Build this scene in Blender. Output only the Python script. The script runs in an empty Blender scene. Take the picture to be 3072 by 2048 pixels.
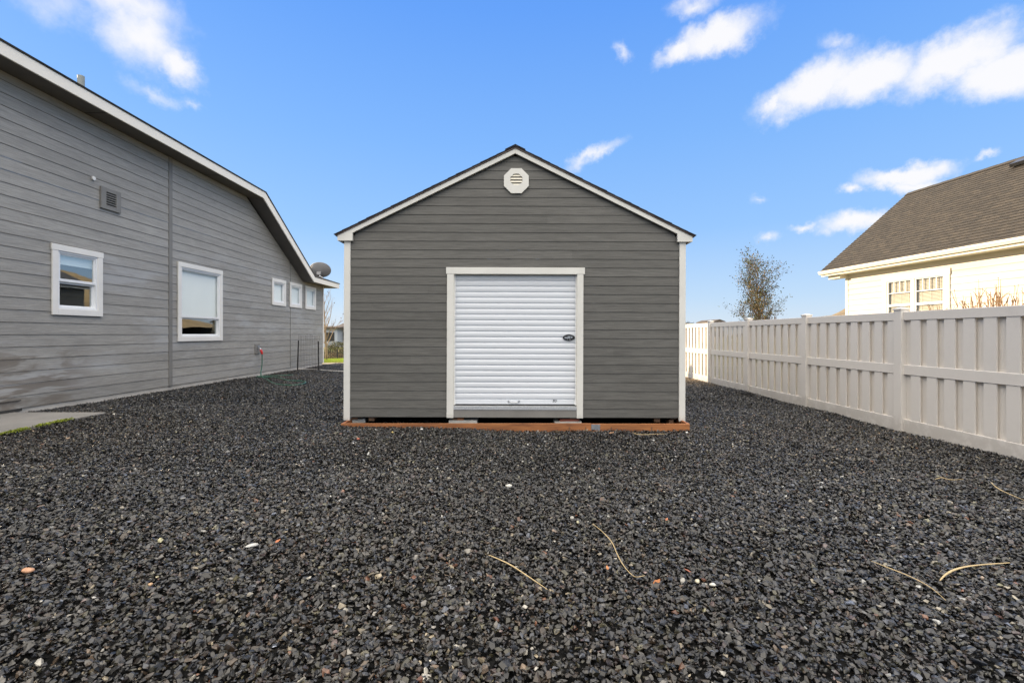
import bpy, bmesh, math, random
import numpy as np
from mathutils import Vector, Matrix
random.seed(7); rng = np.random.default_rng(11)
R = math.radians
scene = bpy.context.scene
C = scene.collection

# ------------------------------------------------------------------ camera
EYE = 1.487; F = 1425.0
cam_d = bpy.data.cameras.new("camera"); cam = bpy.data.objects.new("camera", cam_d); C.objects.link(cam)
cam.location = (0, 0, EYE); cam.rotation_euler = (R(90), 0, 0)
cam_d.sensor_width = 36; cam_d.lens = 36 * F / 3072; cam_d.shift_y = -22 / 3072
cam_d.clip_start = 0.05; cam_d.clip_end = 3000
scene.camera = cam

# ------------------------------------------------------------------ exposure
vs = scene.view_settings
vs.view_transform = 'Standard'; vs.look = 'None'; vs.gamma = 1; vs.exposure = EXPO = 1.5

# ------------------------------------------------------------------ sun and sky
ray = Vector((1, -0.33, -0.29)).normalized()          # the way the sunlight travels
sun_d = bpy.data.lights.new("sun", 'SUN'); sun_d.energy = 2.9; sun_d.angle = R(0.5); sun_d.color = (1.0, 0.80, 0.56)
sun = bpy.data.objects.new("sun", sun_d); C.objects.link(sun)
sun.rotation_euler = ray.to_track_quat('-Z', 'Y').to_euler(); sun.location = (-30, 12, 20)
SUN_EL = math.asin(-ray.z); SUN_AZ = math.atan2(-ray.x, -ray.y)

world = bpy.data.worlds.new("World"); scene.world = world; world.use_nodes = True
SKY_BLUE = dict(sat=1.0, strength=0.10)
CLOUD_BRIGHT = 1.0/2**EXPO
BACK_BRIGHT = 1.15

def build_world():
    nt = world.node_tree; nt.nodes.clear(); N = nt.nodes.new; L = nt.links.new
    out = N('ShaderNodeOutputWorld'); bg = N('ShaderNodeBackground'); bg.inputs['Strength'].default_value = SKY_BLUE['strength']
    L(bg.outputs[0], out.inputs[0])
    sky = N('ShaderNodeTexSky'); sky.sky_type = 'NISHITA'; sky.sun_disc = False
    sky.sun_elevation = SUN_EL; sky.sun_rotation = SUN_AZ
    sky.air_density = 1.0; sky.dust_density = 0.6; sky.ozone_density = 2.0
    def math_(op, a, b=None, c=None, clamp=False):
        n = N('ShaderNodeMath'); n.operation = op; n.use_clamp = clamp
        for i, v in enumerate((a, b, c)):
            if v is None: continue
            if isinstance(v, (int, float)): n.inputs[i].default_value = v
            else: L(v, n.inputs[i])
        return n.outputs[0]
    def sstep(v, a, b):
        n = N('ShaderNodeMapRange'); n.interpolation_type = 'SMOOTHSTEP'
        n.inputs['From Min'].default_value = a; n.inputs['From Max'].default_value = b
        L(v, n.inputs['Value']); return n.outputs['Result']
    tc = N('ShaderNodeTexCoord'); sep = N('ShaderNodeSeparateXYZ'); L(tc.outputs['Generated'], sep.inputs[0])
    x, y, z = sep.outputs
    n1 = N('ShaderNodeTexNoise'); n1.inputs['Scale'].default_value = 13; n1.inputs['Detail'].default_value = 7; n1.inputs['Roughness'].default_value = .66
    L(tc.outputs['Generated'], n1.inputs['Vector'])
    s1 = N('ShaderNodeSeparateXYZ'); L(n1.outputs['Color'], s1.inputs[0])
    n2 = N('ShaderNodeTexNoise'); n2.inputs['Scale'].default_value = 11; n2.inputs['Detail'].default_value = 8; n2.inputs['Roughness'].default_value = .6
    L(tc.outputs['Generated'], n2.inputs['Vector'])
    az = math_('ARCTAN2', x, y); el = math_('ARCSINE', z)
    azd = math_('ADD', az, math_('MULTIPLY', math_('SUBTRACT', s1.outputs[0], .5), .085))
    eld = math_('ADD', el, math_('MULTIPLY', math_('SUBTRACT', s1.outputs[1], .5), .070))
    # clouds: centre and half size as they stand in the sky (source-photo px turned into angles), tilt, weight
    blobs = [(310,15,140,60,0,.62),(335,85,95,80,25,.74),(405,150,66,44,25,.82),(130,5,150,45,0,.30),(370,222,62,20,5,.42),(445,245,20,16,0,.36),
             (1645,80,125,40,-6,1.0),(1560,115,70,30,-20,.85),(1590,12,70,26,0,.6),(1420,110,26,14,50,.4),
             (1860,205,120,48,-14,1.0),(1990,178,130,48,-4,1.0),(2190,140,130,62,-8,1.15),(2330,160,120,62,0,1.15),(1790,240,50,24,-35,.8),(1930,110,45,20,20,.38),
             (1355,360,72,20,-24,.7),(2070,400,88,27,2,1.0),(2100,420,50,22,15,.8),(1958,430,34,17,0,.8),(1970,505,72,30,-4,1.0),
             (1852,520,34,11,-4,.55),(1757,552,28,14,0,.5),(2262,362,26,11,-10,.5),(1745,455,20,10,0,.3)]
    best = None
    for (px, py, rx, ry, tilt, w) in blobs:
        px *= 3072/2352; py *= 2048/1568; rx *= 3072/2352; ry *= 2048/1568
        dx = (px-1536)/F; dz = (1002-py)/F; a0 = math.atan(dx); e0 = math.atan(dz/math.hypot(1, dx))
        ax = rx/F*math.cos(a0)*math.cos(e0); ay = ry/F*math.cos(a0)*math.cos(e0)
        ct, st = math.cos(R(tilt)), math.sin(R(tilt))
        da = math_('SUBTRACT', azd, a0); de = math_('SUBTRACT', eld, e0)
        u = math_('ADD', math_('MULTIPLY', da, ct/ax), math_('MULTIPLY', de, -st/ax))
        v = math_('ADD', math_('MULTIPLY', da, st/ay), math_('MULTIPLY', de, ct/ay))
        d = math_('SQRT', math_('ADD', math_('MULTIPLY', u, u), math_('MULTIPLY', v, v)))
        val = math_('MULTIPLY', math_('SUBTRACT', 1.25, d), w)
        best = val if best is None else math_('MAXIMUM', best, val)
    dens = math_('ADD', best, math_('MULTIPLY', math_('SUBTRACT', n2.outputs['Fac'], .5), 1.15))
    dens = sstep(dens, -.05, .92)
    # bright broken cloud added as fill light, out of view behind and above the camera
    back = sstep(math_('ADD', math_('MULTIPLY', y, -.25), math_('MULTIPLY', z, .97)), .36, .68)
    n3 = N('ShaderNodeTexNoise'); n3.inputs['Scale'].default_value = 2.2; n3.inputs['Detail'].default_value = 5; L(tc.outputs['Generated'], n3.inputs['Vector'])
    backd = math_('MULTIPLY', back, sstep(n3.outputs['Fac'], .25, .5))
    hsv = N('ShaderNodeHueSaturation'); hsv.inputs['Saturation'].default_value = SKY_BLUE['sat']; hsv.inputs['Hue'].default_value = .5
    L(sky.outputs[0], hsv.inputs['Color'])
    # clear winter blue by elevation, laid over the physical sky
    ramp = N('ShaderNodeValToRGB'); L(math_('MULTIPLY', el, 2/math.pi), ramp.inputs[0])
    els = [(0.0, (.70, .80, .92)), (.045, (.52, .71, .96)), (.13, (.31, .57, 1.0)), (.24, (.215, .48, 1.0)), (.38, (.13, .37, .98)), (.60, (.07, .25, .8)), (1., (.05, .18, .62))]
    cr = ramp.color_ramp
    while len(cr.elements) < len(els): cr.elements.new(.5)
    ks = 1/2**EXPO/SKY_BLUE['strength']
    for e_, (p_, c_) in zip(cr.elements, els): e_.position = p_; e_.color = (*c_, 1)
    sc_ = N('ShaderNodeVectorMath'); sc_.operation = 'SCALE'; L(ramp.outputs[0], sc_.inputs[0]); sc_.inputs['Scale'].default_value = ks
    m0 = N('ShaderNodeMix'); m0.data_type = 'RGBA'; m0.inputs['Factor'].default_value = .93; L(hsv.outputs[0], m0.inputs[6]); L(sc_.outputs[0], m0.inputs[7])
    m1 = N('ShaderNodeMix'); m1.data_type = 'RGBA'; L(math_('MULTIPLY', dens, .95), m1.inputs['Factor']); L(m0.outputs[2], m1.inputs[6])
    k = CLOUD_BRIGHT/SKY_BLUE['strength']; m1.inputs[7].default_value = (k*1.0, k*.99, k*1.0, 1)
    m2 = N('ShaderNodeMix'); m2.data_type = 'RGBA'; L(backd, m2.inputs['Factor']); L(m1.outputs[2], m2.inputs[6])
    k = BACK_BRIGHT/SKY_BLUE['strength']; m2.inputs[7].default_value = (k*1.06, k*.99, k*.89, 1)
    L(m2.outputs[2], bg.inputs['Color'])
build_world()

# ------------------------------------------------------------------ helpers
def pxd(px, depth): return (px-1536)/F*depth
def pzd(py, depth): return EYE + (1002-py)/F*depth
def sm(t): t = max(0., min(1., t)); return t*t*(3-2*t)

def H(x, y):
    """height of the yard"""
    h = 0.12*(1-math.exp(x/3.0)) if x < 0 else 0.0
    if x < -6: h += .05*sm((-x-6)/1.5)*sm((9.5-y)/2)
    h += .010*math.sin(x*1.3+.5*y)+.008*math.sin(y*1.9-x*.7+1)+.006*math.sin(3.1*x+2.3*y)
    if y > 24: h -= .25*sm((y-24)/7)+.0*y
    return h
def Hn(x, y):
    h = np.where(x < 0, .12*(1-np.exp(np.minimum(x, 0)/3.0)), 0.)
    s = lambda t: (lambda q: q*q*(3-2*q))(np.clip(t, 0, 1))
    h = h + np.where(x < -6, .05*s((-x-6)/1.5)*s((9.5-y)/2), 0)
    h = h + .010*np.sin(x*1.3+.5*y)+.008*np.sin(y*1.9-x*.7+1)+.006*np.sin(3.1*x+2.3*y)
    return h - .25*s((y-24)/7)
def ground_pt(px, py, lift=0.0):
    d = 6.0
    for _ in range(6):
        h = H((px-1536)/F*d, d)+lift
        d = (EYE-h)*F/(py-1002)
    return Vector(((px-1536)/F*d, d, H((px-1536)/F*d, d)+lift))

def tag(o, label=None, cat=None, group=None, kind=None):
    if label: o['label'] = label
    if cat: o['category'] = cat
    if group: o['group'] = group
    if kind: o['kind'] = kind
    return o
def empty(name, loc=(0,0,0), rz=0, ry=0):
    o = bpy.data.objects.new(name, None); C.objects.link(o); o.location = loc
    o.rotation_euler = (0, ry, rz); o.empty_display_size = .2
    return o
def copy_tree(o, parent=None):
    c = o.copy(); C.objects.link(c); c.parent = parent
    for ch in list(o.children): copy_tree(ch, c)
    return c

class MB:
    def __init__(s): s.v = []; s.f = []; s.uv = []; s.t = []; s.tint = .5
    def poly(s, pts, uv=None, tint=None):
        b = len(s.v); s.v += [tuple(p) for p in pts]; s.f.append(tuple(range(b, b+len(pts))))
        s.uv.append(uv if uv else [(p[0], p[2]) for p in pts]); s.t.append(s.tint if tint is None else tint)
    def box(s, x0, x1, y0, y1, z0, z1, tint=None):
        P = [(x0,y0,z0),(x1,y0,z0),(x1,y1,z0),(x0,y1,z0),(x0,y0,z1),(x1,y0,z1),(x1,y1,z1),(x0,y1,z1)]
        s.hexa(P, tint)
    def hexa(s, P, tint=None):
        b = len(s.v); s.v += [tuple(p) for p in P]
        for q in ((0,3,2,1),(4,5,6,7),(0,1,5,4),(1,2,6,5),(2,3,7,6),(3,0,4,7)):
            s.f.append(tuple(b+i for i in q)); s.uv.append([(P[i][0]+P[i][1], P[i][2]) for i in q]); s.t.append(s.tint if tint is None else tint)
    def prism(s, pts, d, tint=None):
        """polygon pts (3D, planar) extruded by vector d"""
        d = Vector(d); a = [Vector(p) for p in pts]; b = [p+d for p in a]
        s.poly(a, tint=tint); s.poly(b[::-1], tint=tint); n = len(a)
        for i in range(n): s.poly([a[(i+1) % n], a[i], b[i], b[(i+1) % n]], tint=tint)
    def tube(s, pts, rad, n=8, cap=True, tint=None):
        pts = [Vector(p) for p in pts]; m = len(pts)
        if not isinstance(rad, (list, tuple)): rad = [rad]*m
        rings = []; up = None
        for i, p in enumerate(pts):
            t = (pts[min(i+1, m-1)]-pts[max(i-1, 0)]).normalized()
            if up is None: up = t.orthogonal().normalized()
            up = (up-t*up.dot(t)); up = up.normalized() if up.length > 1e-6 else t.orthogonal().normalized()
            sd = t.cross(up); b = len(s.v)
            for k in range(n):
                a = 2*math.pi*k/n; s.v.append(tuple(p+(up*math.cos(a)+sd*math.sin(a))*rad[i]))
            rings.append(b)
        for i in range(m-1):
            for k in range(n):
                k2 = (k+1) % n; s.f.append((rings[i]+k, rings[i]+k2, rings[i+1]+k2, rings[i+1]+k))
                s.uv.append([(0,0)]*4); s.t.append(s.tint if tint is None else tint)
        if cap:
            s.f.append(tuple(rings[0]+k for k in range(n))[::-1]); s.uv.append([(0,0)]*n); s.t.append(s.tint)
            s.f.append(tuple(rings[-1]+k for k in range(n))); s.uv.append([(0,0)]*n); s.t.append(s.tint)
    def build(s, name, m, parent=None, smooth=False, bevel=0, off=None):
        me = bpy.data.meshes.new(name); me.from_pydata(s.v, [], s.f)
        ul = me.uv_layers.new(name='UVMap'); flat = []
        for u in s.uv:
            for a in u: flat += [a[0], a[1]]
        ul.data.foreach_set('uv', flat)
        at = me.attributes.new('tint', 'FLOAT', 'FACE'); at.data.foreach_set('value', s.t)
        me.materials.append(m)
        if smooth: me.polygons.foreach_set('use_smooth', [True]*len(me.polygons))
        me.update()
        o = bpy.data.objects.new(name, me); C.objects.link(o)
        if parent: o.parent = parent
        if off is not None: o.location = off
        if bevel:
            bv = o.modifiers.new('bevel', 'BEVEL'); bv.width = bevel; bv.segments = 2; bv.limit_method = 'ANGLE'; bv.angle_limit = R(40)
        return o

def build_each(mb, name, m, parent=None, **k):
    """every separate piece collected in mb becomes an object of its own"""
    par = list(range(len(mb.v)))
    def find(i):
        while par[i] != i: par[i] = par[par[i]]; i = par[i]
        return i
    keys = {}
    for i, v in enumerate(mb.v):
        q = tuple(round(c, 5) for c in v)
        if q in keys: par[find(i)] = find(keys[q])
        else: keys[q] = i
    for f in mb.f:
        for i in f[1:]: par[find(i)] = find(f[0])
    groups = {}
    for fi, f in enumerate(mb.f): groups.setdefault(find(f[0]), []).append(fi)
    out = []
    for g_ in groups.values():
        n = MB(); mp = {}
        for fi in g_:
            f = mb.f[fi]
            for i in f:
                if i not in mp: mp[i] = len(n.v); n.v.append(mb.v[i])
            n.f.append(tuple(mp[i] for i in f)); n.uv.append(mb.uv[fi]); n.t.append(mb.t[fi])
        out.append(n.build(name, m, parent, **k))
    return out

def lap(mb, T, z0, z1, pitch, left, right, holes=(), off=.014, joints=3.66, seed=1, base=.004, groove=.007):
    """lapped boards on a wall plane. T(u, z, n) gives the point; holes = (u0, u1, z0, z1)"""
    rnd = random.Random(seed); k = 0; za = z0
    while za < z1-1e-4:
        zb = min(za+pitch, z1)
        gz = zb-groove; cuts = sorted({za, zb} | ({gz} if gz > za+.01 and zb < z1-1e-4 else set()) | {h for q in holes for h in (q[2], q[3]) if za+1e-3 < h < zb-1e-3})
        shift = rnd.random()*joints; tints = {}
        for a, b in zip(cuts[:-1], cuts[1:]):
            mid = (a+b)/2
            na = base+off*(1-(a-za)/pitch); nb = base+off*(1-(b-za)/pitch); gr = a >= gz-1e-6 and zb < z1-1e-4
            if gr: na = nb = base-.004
            La, Lb, Ra, Rb = left(a), left(b), right(a), right(b)
            segs = [(None, None)]
            hs = sorted([(q[0], q[1]) for q in holes if q[2] < mid < q[3]])
            edges = [None]
            for h in hs: edges += [h[0], h[1]]
            edges.append(None)
            for i in range(0, len(edges), 2):
                l, r = edges[i], edges[i+1]
                lo = left(mid) if l is None else l; hi = right(mid) if r is None else r
                if hi-lo < .005: continue
                js = []; u = math.floor((lo-shift)/joints)*joints+shift
                while u < hi:
                    if u > lo+.3 and u < hi-.3: js.append(u)
                    u += joints
                pts = [None]+js+[None]
                for p, q in zip(pts[:-1], pts[1:]):
                    key = round((q if q is not None else hi+99), 2)
                    t = tints.setdefault(key, rnd.random())
                    if gr: t = -1.0  # marks groove faces for the shade painted into the siding colour
                    la = lb = p if p is not None else l
                    if la is None: la, lb = La, Lb
                    ra = rb = q if q is not None else r
                    if ra is None: ra, rb = Ra, Rb
                    mb.poly([T(la,a,na), T(ra,a,na), T(rb,b,nb), T(lb,b,nb)], uv=[(la,a),(ra,a),(rb,b),(lb,b)], tint=t)
                    if a == za:
                        mb.poly([T(la,a,base), T(ra,a,base), T(ra,a,na), T(la,a,na)], uv=[(la,a)]*4, tint=t)
        za = zb; k += 1

# ------------------------------------------------------------------ materials
def newmat(name):
    m = bpy.data.materials.new(name); m.use_nodes = True; nt = m.node_tree
    b = nt.nodes['Principled BSDF']; return m, nt, b
def node_math(nt, op, a, b=None, clamp=False):
    n = nt.nodes.new('ShaderNodeMath'); n.operation = op; n.use_clamp = clamp
    for i, v in enumerate((a, b)):
        if v is None: continue
        if isinstance(v, (int, float)): n.inputs[i].default_value = v
        else: nt.links.new(v, n.inputs[i])
    return n.outputs[0]
def mixc(nt, fac, a, b, mode='MIX'):
    n = nt.nodes.new('ShaderNodeMix'); n.data_type = 'RGBA'; n.blend_type = mode
    if isinstance(fac, (int, float)): n.inputs['Factor'].default_value = fac
    else: nt.links.new(fac, n.inputs['Factor'])
    for i, v in ((6, a), (7, b)):
        if isinstance(v, (tuple, list)): n.inputs[i].default_value = (*v[:3], 1)
        else: nt.links.new(v, n.inputs[i])
    return n.outputs[2]
def noise(nt, vec, scale, detail=4, rough=.55, sc=(1,1,1), dist=0):
    mp = nt.nodes.new('ShaderNodeMapping'); mp.inputs['Scale'].default_value = sc; nt.links.new(vec, mp.inputs['Vector'])
    n = nt.nodes.new('ShaderNodeTexNoise'); n.inputs['Scale'].default_value = scale; n.inputs['Detail'].default_value = detail
    n.inputs['Roughness'].default_value = rough; n.inputs['Distortion'].default_value = dist
    nt.links.new(mp.outputs[0], n.inputs['Vector']); return n.outputs['Fac']
def rangen(nt, v, a, b, c=0., d=1., smooth=True):
    n = nt.nodes.new('ShaderNodeMapRange'); n.inputs['From Min'].default_value = a; n.inputs['From Max'].default_value = b
    n.inputs['To Min'].default_value = c; n.inputs['To Max'].default_value = d
    if smooth: n.interpolation_type = 'SMOOTHSTEP'
    nt.links.new(v, n.inputs['Value']); return n.outputs['Result']
def bump(nt, b, h, dist, strength=.5):
    n = nt.nodes.new('ShaderNodeBump'); n.inputs['Distance'].default_value = dist; n.inputs['Strength'].default_value = strength
    nt.links.new(h, n.inputs['Height']); nt.links.new(n.outputs[0], b.inputs['Normal'])
def pos(nt): return nt.nodes.new('ShaderNodeNewGeometry').outputs['Position']
def attr(nt, name, out='Fac'):
    n = nt.nodes.new('ShaderNodeAttribute'); n.attribute_name = name; return n.outputs[out]

def plain(name, col, rough=.6, var=.12, scale=3., metal=0., bumpd=.0, fine=60, spec=.5, sc=(1,1,1), dirt=0):
    m, nt, b = newmat(name); p = pos(nt)
    n = noise(nt, p, scale, 5, .6, sc); n2 = noise(nt, p, fine, 3, .6, sc)
    k = node_math(nt, 'ADD', node_math(nt, 'MULTIPLY', n, .7), node_math(nt, 'MULTIPLY', n2, .3))
    f = rangen(nt, k, .3, .7)
    c = mixc(nt, f, tuple(x*(1-var) for x in col), tuple(min(1, x*(1+var)) for x in col))
    if dirt:   # splashed earth on the lowest part, and a few scuffs
        sx = nt.nodes.new('ShaderNodeSeparateXYZ'); nt.links.new(p, sx.inputs[0])
        d1 = noise(nt, p, 7, 6, .7); lowz = rangen(nt, sx.outputs[2], .42, .05)
        d_ = node_math(nt, 'MULTIPLY', rangen(nt, node_math(nt, 'ADD', node_math(nt, 'MULTIPLY', d1, .75), node_math(nt, 'MULTIPLY', lowz, .30)), .50, .72), lowz)
        c = mixc(nt, node_math(nt, 'MULTIPLY', d_, dirt), c, (.20, .165, .12))
        d2 = noise(nt, p, 2.3, 7, .75, (1, 1, .4)); c = mixc(nt, node_math(nt, 'MULTIPLY', rangen(nt, d2, .56, .70), dirt*.35), c, (.32, .30, .27))
    nt.links.new(c, b.inputs['Base Color']); b.inputs['Roughness'].default_value = rough; b.inputs['Metallic'].default_value = metal
    b.inputs['Specular IOR Level'].default_value = spec
    if bumpd: bump(nt, b, n2, bumpd)
    return m

def siding(name, col, along, tintvar=.12, grain=.14, stain=None, bumpd=.0025, rough=.55, groove=.5):
    """painted wood-grain lap siding; along = 'x' or 'y', the way the boards run"""
    m, nt, b = newmat(name); p = pos(nt)
    sc = (1.1, 1, 26) if along == 'x' else (1, 1.1, 26)
    g = noise(nt, p, 2.6, 7, .68, sc, .6); g2 = noise(nt, p, 1.0, 3, .6, (.35, .35, 2.5))
    g3 = noise(nt, p, 120, 2, .5)
    c = mixc(nt, rangen(nt, g, .34, .66), tuple(x*(1-grain) for x in col), tuple(x*(1+grain) for x in col))
    t = attr(nt, 'tint'); k = node_math(nt, 'ADD', node_math(nt, 'MULTIPLY', node_math(nt, 'MAXIMUM', t, 0.), 2*tintvar), 1-tintvar); k = node_math(nt, 'MULTIPLY', k, rangen(nt, t, -.9, -.1, groove, 1., False))  # groove faces get a darker colour: painted shade between the boards
    k = node_math(nt, 'MULTIPLY', k, rangen(nt, g2, .3, .7, .92, 1.08))
    k = node_math(nt, 'MULTIPLY', k, rangen(nt, g3, .3, .7, .94, 1.06))
    cc = nt.nodes.new('ShaderNodeCombineColor')
    for i in range(3): nt.links.new(k, cc.inputs[i])
    c = mixc(nt, 1., c, cc.outputs[0], 'MULTIPLY')
    if stain:
        # chalky wash marks and damp brown runs with a shape of their own
        s1 = noise(nt, p, .9, 6, .62, (1, .55, 2.6), .3); s2 = noise(nt, p, 3.5, 5, .6, (1, .35, 3.2), .5)
        sx = nt.nodes.new('ShaderNodeSeparateXYZ'); nt.links.new(p, sx.inputs[0]); z = sx.outputs[2]; y = sx.outputs[1]
        a = node_math(nt, 'MULTIPLY', rangen(nt, s1, .46, .66), rangen(nt, s2, .35, .65, .35, 1))
        low = node_math(nt, 'MULTIPLY', rangen(nt, z, 4.6, 3.2), rangen(nt, z, .15, .8, .4, 1))
        c = mixc(nt, node_math(nt, 'MULTIPLY', node_math(nt, 'MULTIPLY', a, low), .55), c, (.43, .44, .455))
        s3 = noise(nt, p, 1.3, 4, .6, (1, .5, 3.0), .8)
        d = node_math(nt, 'MULTIPLY', rangen(nt, s3, .44, .56), node_math(nt, 'MULTIPLY', rangen(nt, y, 9.9, 8.6), rangen(nt, z, 1.35, 1.0)))
        c = mixc(nt, node_math(nt, 'MULTIPLY', d, .75), c, (.15, .125, .10))
    nt.links.new(c, b.inputs['Base Color']); b.inputs['Roughness'].default_value = rough
    b.inputs['Specular IOR Level'].default_value = .35
    h = node_math(nt, 'ADD', g, node_math(nt, 'MULTIPLY', g3, .25)); bump(nt, b, h, bumpd, .8)
    return m

def shingles(name, c1, c2, c3, w=.30, h=.14):
    m, nt, b = newmat(name)
    uv = nt.nodes.new('ShaderNodeUVMap'); uv.uv_map = 'UVMap'
    br = nt.nodes.new('ShaderNodeTexBrick'); br.offset = .37; br.offset_frequency = 2
    br.inputs['Scale'].default_value = 1; br.inputs['Brick Width'].default_value = w; br.inputs['Row Height'].default_value = h
    br.inputs['Mortar Size'].default_value = .0045; br.inputs['Mortar Smooth'].default_value = .3; br.inputs['Bias'].default_value = 0
    br.inputs['Color1'].default_value = (0,0,0,1); br.inputs['Color2'].default_value = (1,1,1,1); br.inputs['Mortar'].default_value = (.1,.1,.1,1)
    nt.links.new(uv.outputs[0], br.inputs['Vector'])
    n = noise(nt, uv.outputs[0], 1.1, 5, .6); n2 = noise(nt, uv.outputs[0], 90, 2, .6); n4 = noise(nt, uv.outputs[0], 9, 4, .6, (.5, 1, 1))
    c = mixc(nt, br.outputs['Color'], c1, c2)
    c = mixc(nt, rangen(nt, n4, .45, .62), c, c3)
    c = mixc(nt, node_math(nt, 'MULTIPLY', rangen(nt, n, .35, .65), .3), c, c2)
    c = mixc(nt, node_math(nt, 'MULTIPLY', rangen(nt, n2, .3, .7), .35), c, tuple(x*.6 for x in c1))
    c = mixc(nt, node_math(nt, 'MULTIPLY', br.outputs['Fac'], .75), c, tuple(x*.35 for x in c1))
    nt.links.new(c, b.inputs['Base Color']); b.inputs['Roughness'].default_value = .9
    hh = node_math(nt, 'SUBTRACT', node_math(nt, 'MULTIPLY', n2, .4), br.outputs['Fac']); bump(nt, b, hh, .004, .8)
    return m

def wood(name, col, dark, along='x', rough=.6):
    m, nt, b = newmat(name); p = pos(nt)
    sc = (1.5, 22, 22) if along == 'x' else (22, 1.5, 22)
    g = noise(nt, p, 1.6, 6, .65, sc, .8); g2 = noise(nt, p, 2, 3, .5)
    c = mixc(nt, rangen(nt, g, .35, .68), col, dark)
    c = mixc(nt, node_math(nt, 'MULTIPLY', rangen(nt, g2, .4, .7), .35), c, tuple(x*1.5 for x in col))
    nt.links.new(c, b.inputs['Base Color']); b.inputs['Roughness'].default_value = rough
    bump(nt, b, g, .002, .6); return m

def glass_mat(name, refl=.32, tint=(.9, .94, .95)):
    m = bpy.data.materials.new(name); m.use_nodes = True; nt = m.node_tree; nt.nodes.clear()
    out = nt.nodes.new('ShaderNodeOutputMaterial'); mx = nt.nodes.new('ShaderNodeMixShader')
    tr = nt.nodes.new('ShaderNodeBsdfTransparent'); tr.inputs[0].default_value = (*tint, 1)
    gl = nt.nodes.new('ShaderNodeBsdfGlossy'); gl.inputs['Roughness'].default_value = .015; gl.inputs[0].default_value = (.95, 1, .99, 1)
    ge = nt.nodes.new('ShaderNodeNewGeometry'); dt = nt.nodes.new('ShaderNodeVectorMath'); dt.operation = 'DOT_PRODUCT'
    nt.links.new(ge.outputs['Incoming'], dt.inputs[0]); nt.links.new(ge.outputs['Normal'], dt.inputs[1])
    fr = node_math(nt, 'POWER', node_math(nt, 'SUBTRACT', 1., node_math(nt, 'ABSOLUTE', dt.outputs['Value'])), 4.5)
    k = node_math(nt, 'ADD', node_math(nt, 'MULTIPLY', fr, 1-refl), refl, clamp=True)
    n = noise(nt, pos(nt), 1.7, 2, .5); bp = nt.nodes.new('ShaderNodeBump'); bp.inputs['Distance'].default_value = .002; bp.inputs['Strength'].default_value = .3
    nt.links.new(n, bp.inputs['Height']); nt.links.new(bp.outputs[0], gl.inputs['Normal'])
    nt.links.new(k, mx.inputs[0]); nt.links.new(tr.outputs[0], mx.inputs[1]); nt.links.new(gl.outputs[0], mx.inputs[2])
    nt.links.new(mx.outputs[0], out.inputs[0]); return m

def attr_col(name, rough=.7, spec=.4, varscale=0, bumpd=0, bscale=80):
    m, nt, b = newmat(name); c = attr(nt, 'col', 'Color')
    if varscale:
        n = noise(nt, pos(nt), varscale, 3, .6); c = mixc(nt, node_math(nt, 'MULTIPLY', rangen(nt, n, .3, .7), .55), c, (0, 0, 0))
    nt.links.new(c, b.inputs['Base Color']); b.inputs['Roughness'].default_value = rough; b.inputs['Specular IOR Level'].default_value = spec
    if bumpd: bump(nt, b, noise(nt, pos(nt), bscale, 4, .6), bumpd, .7)
    return m

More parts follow.
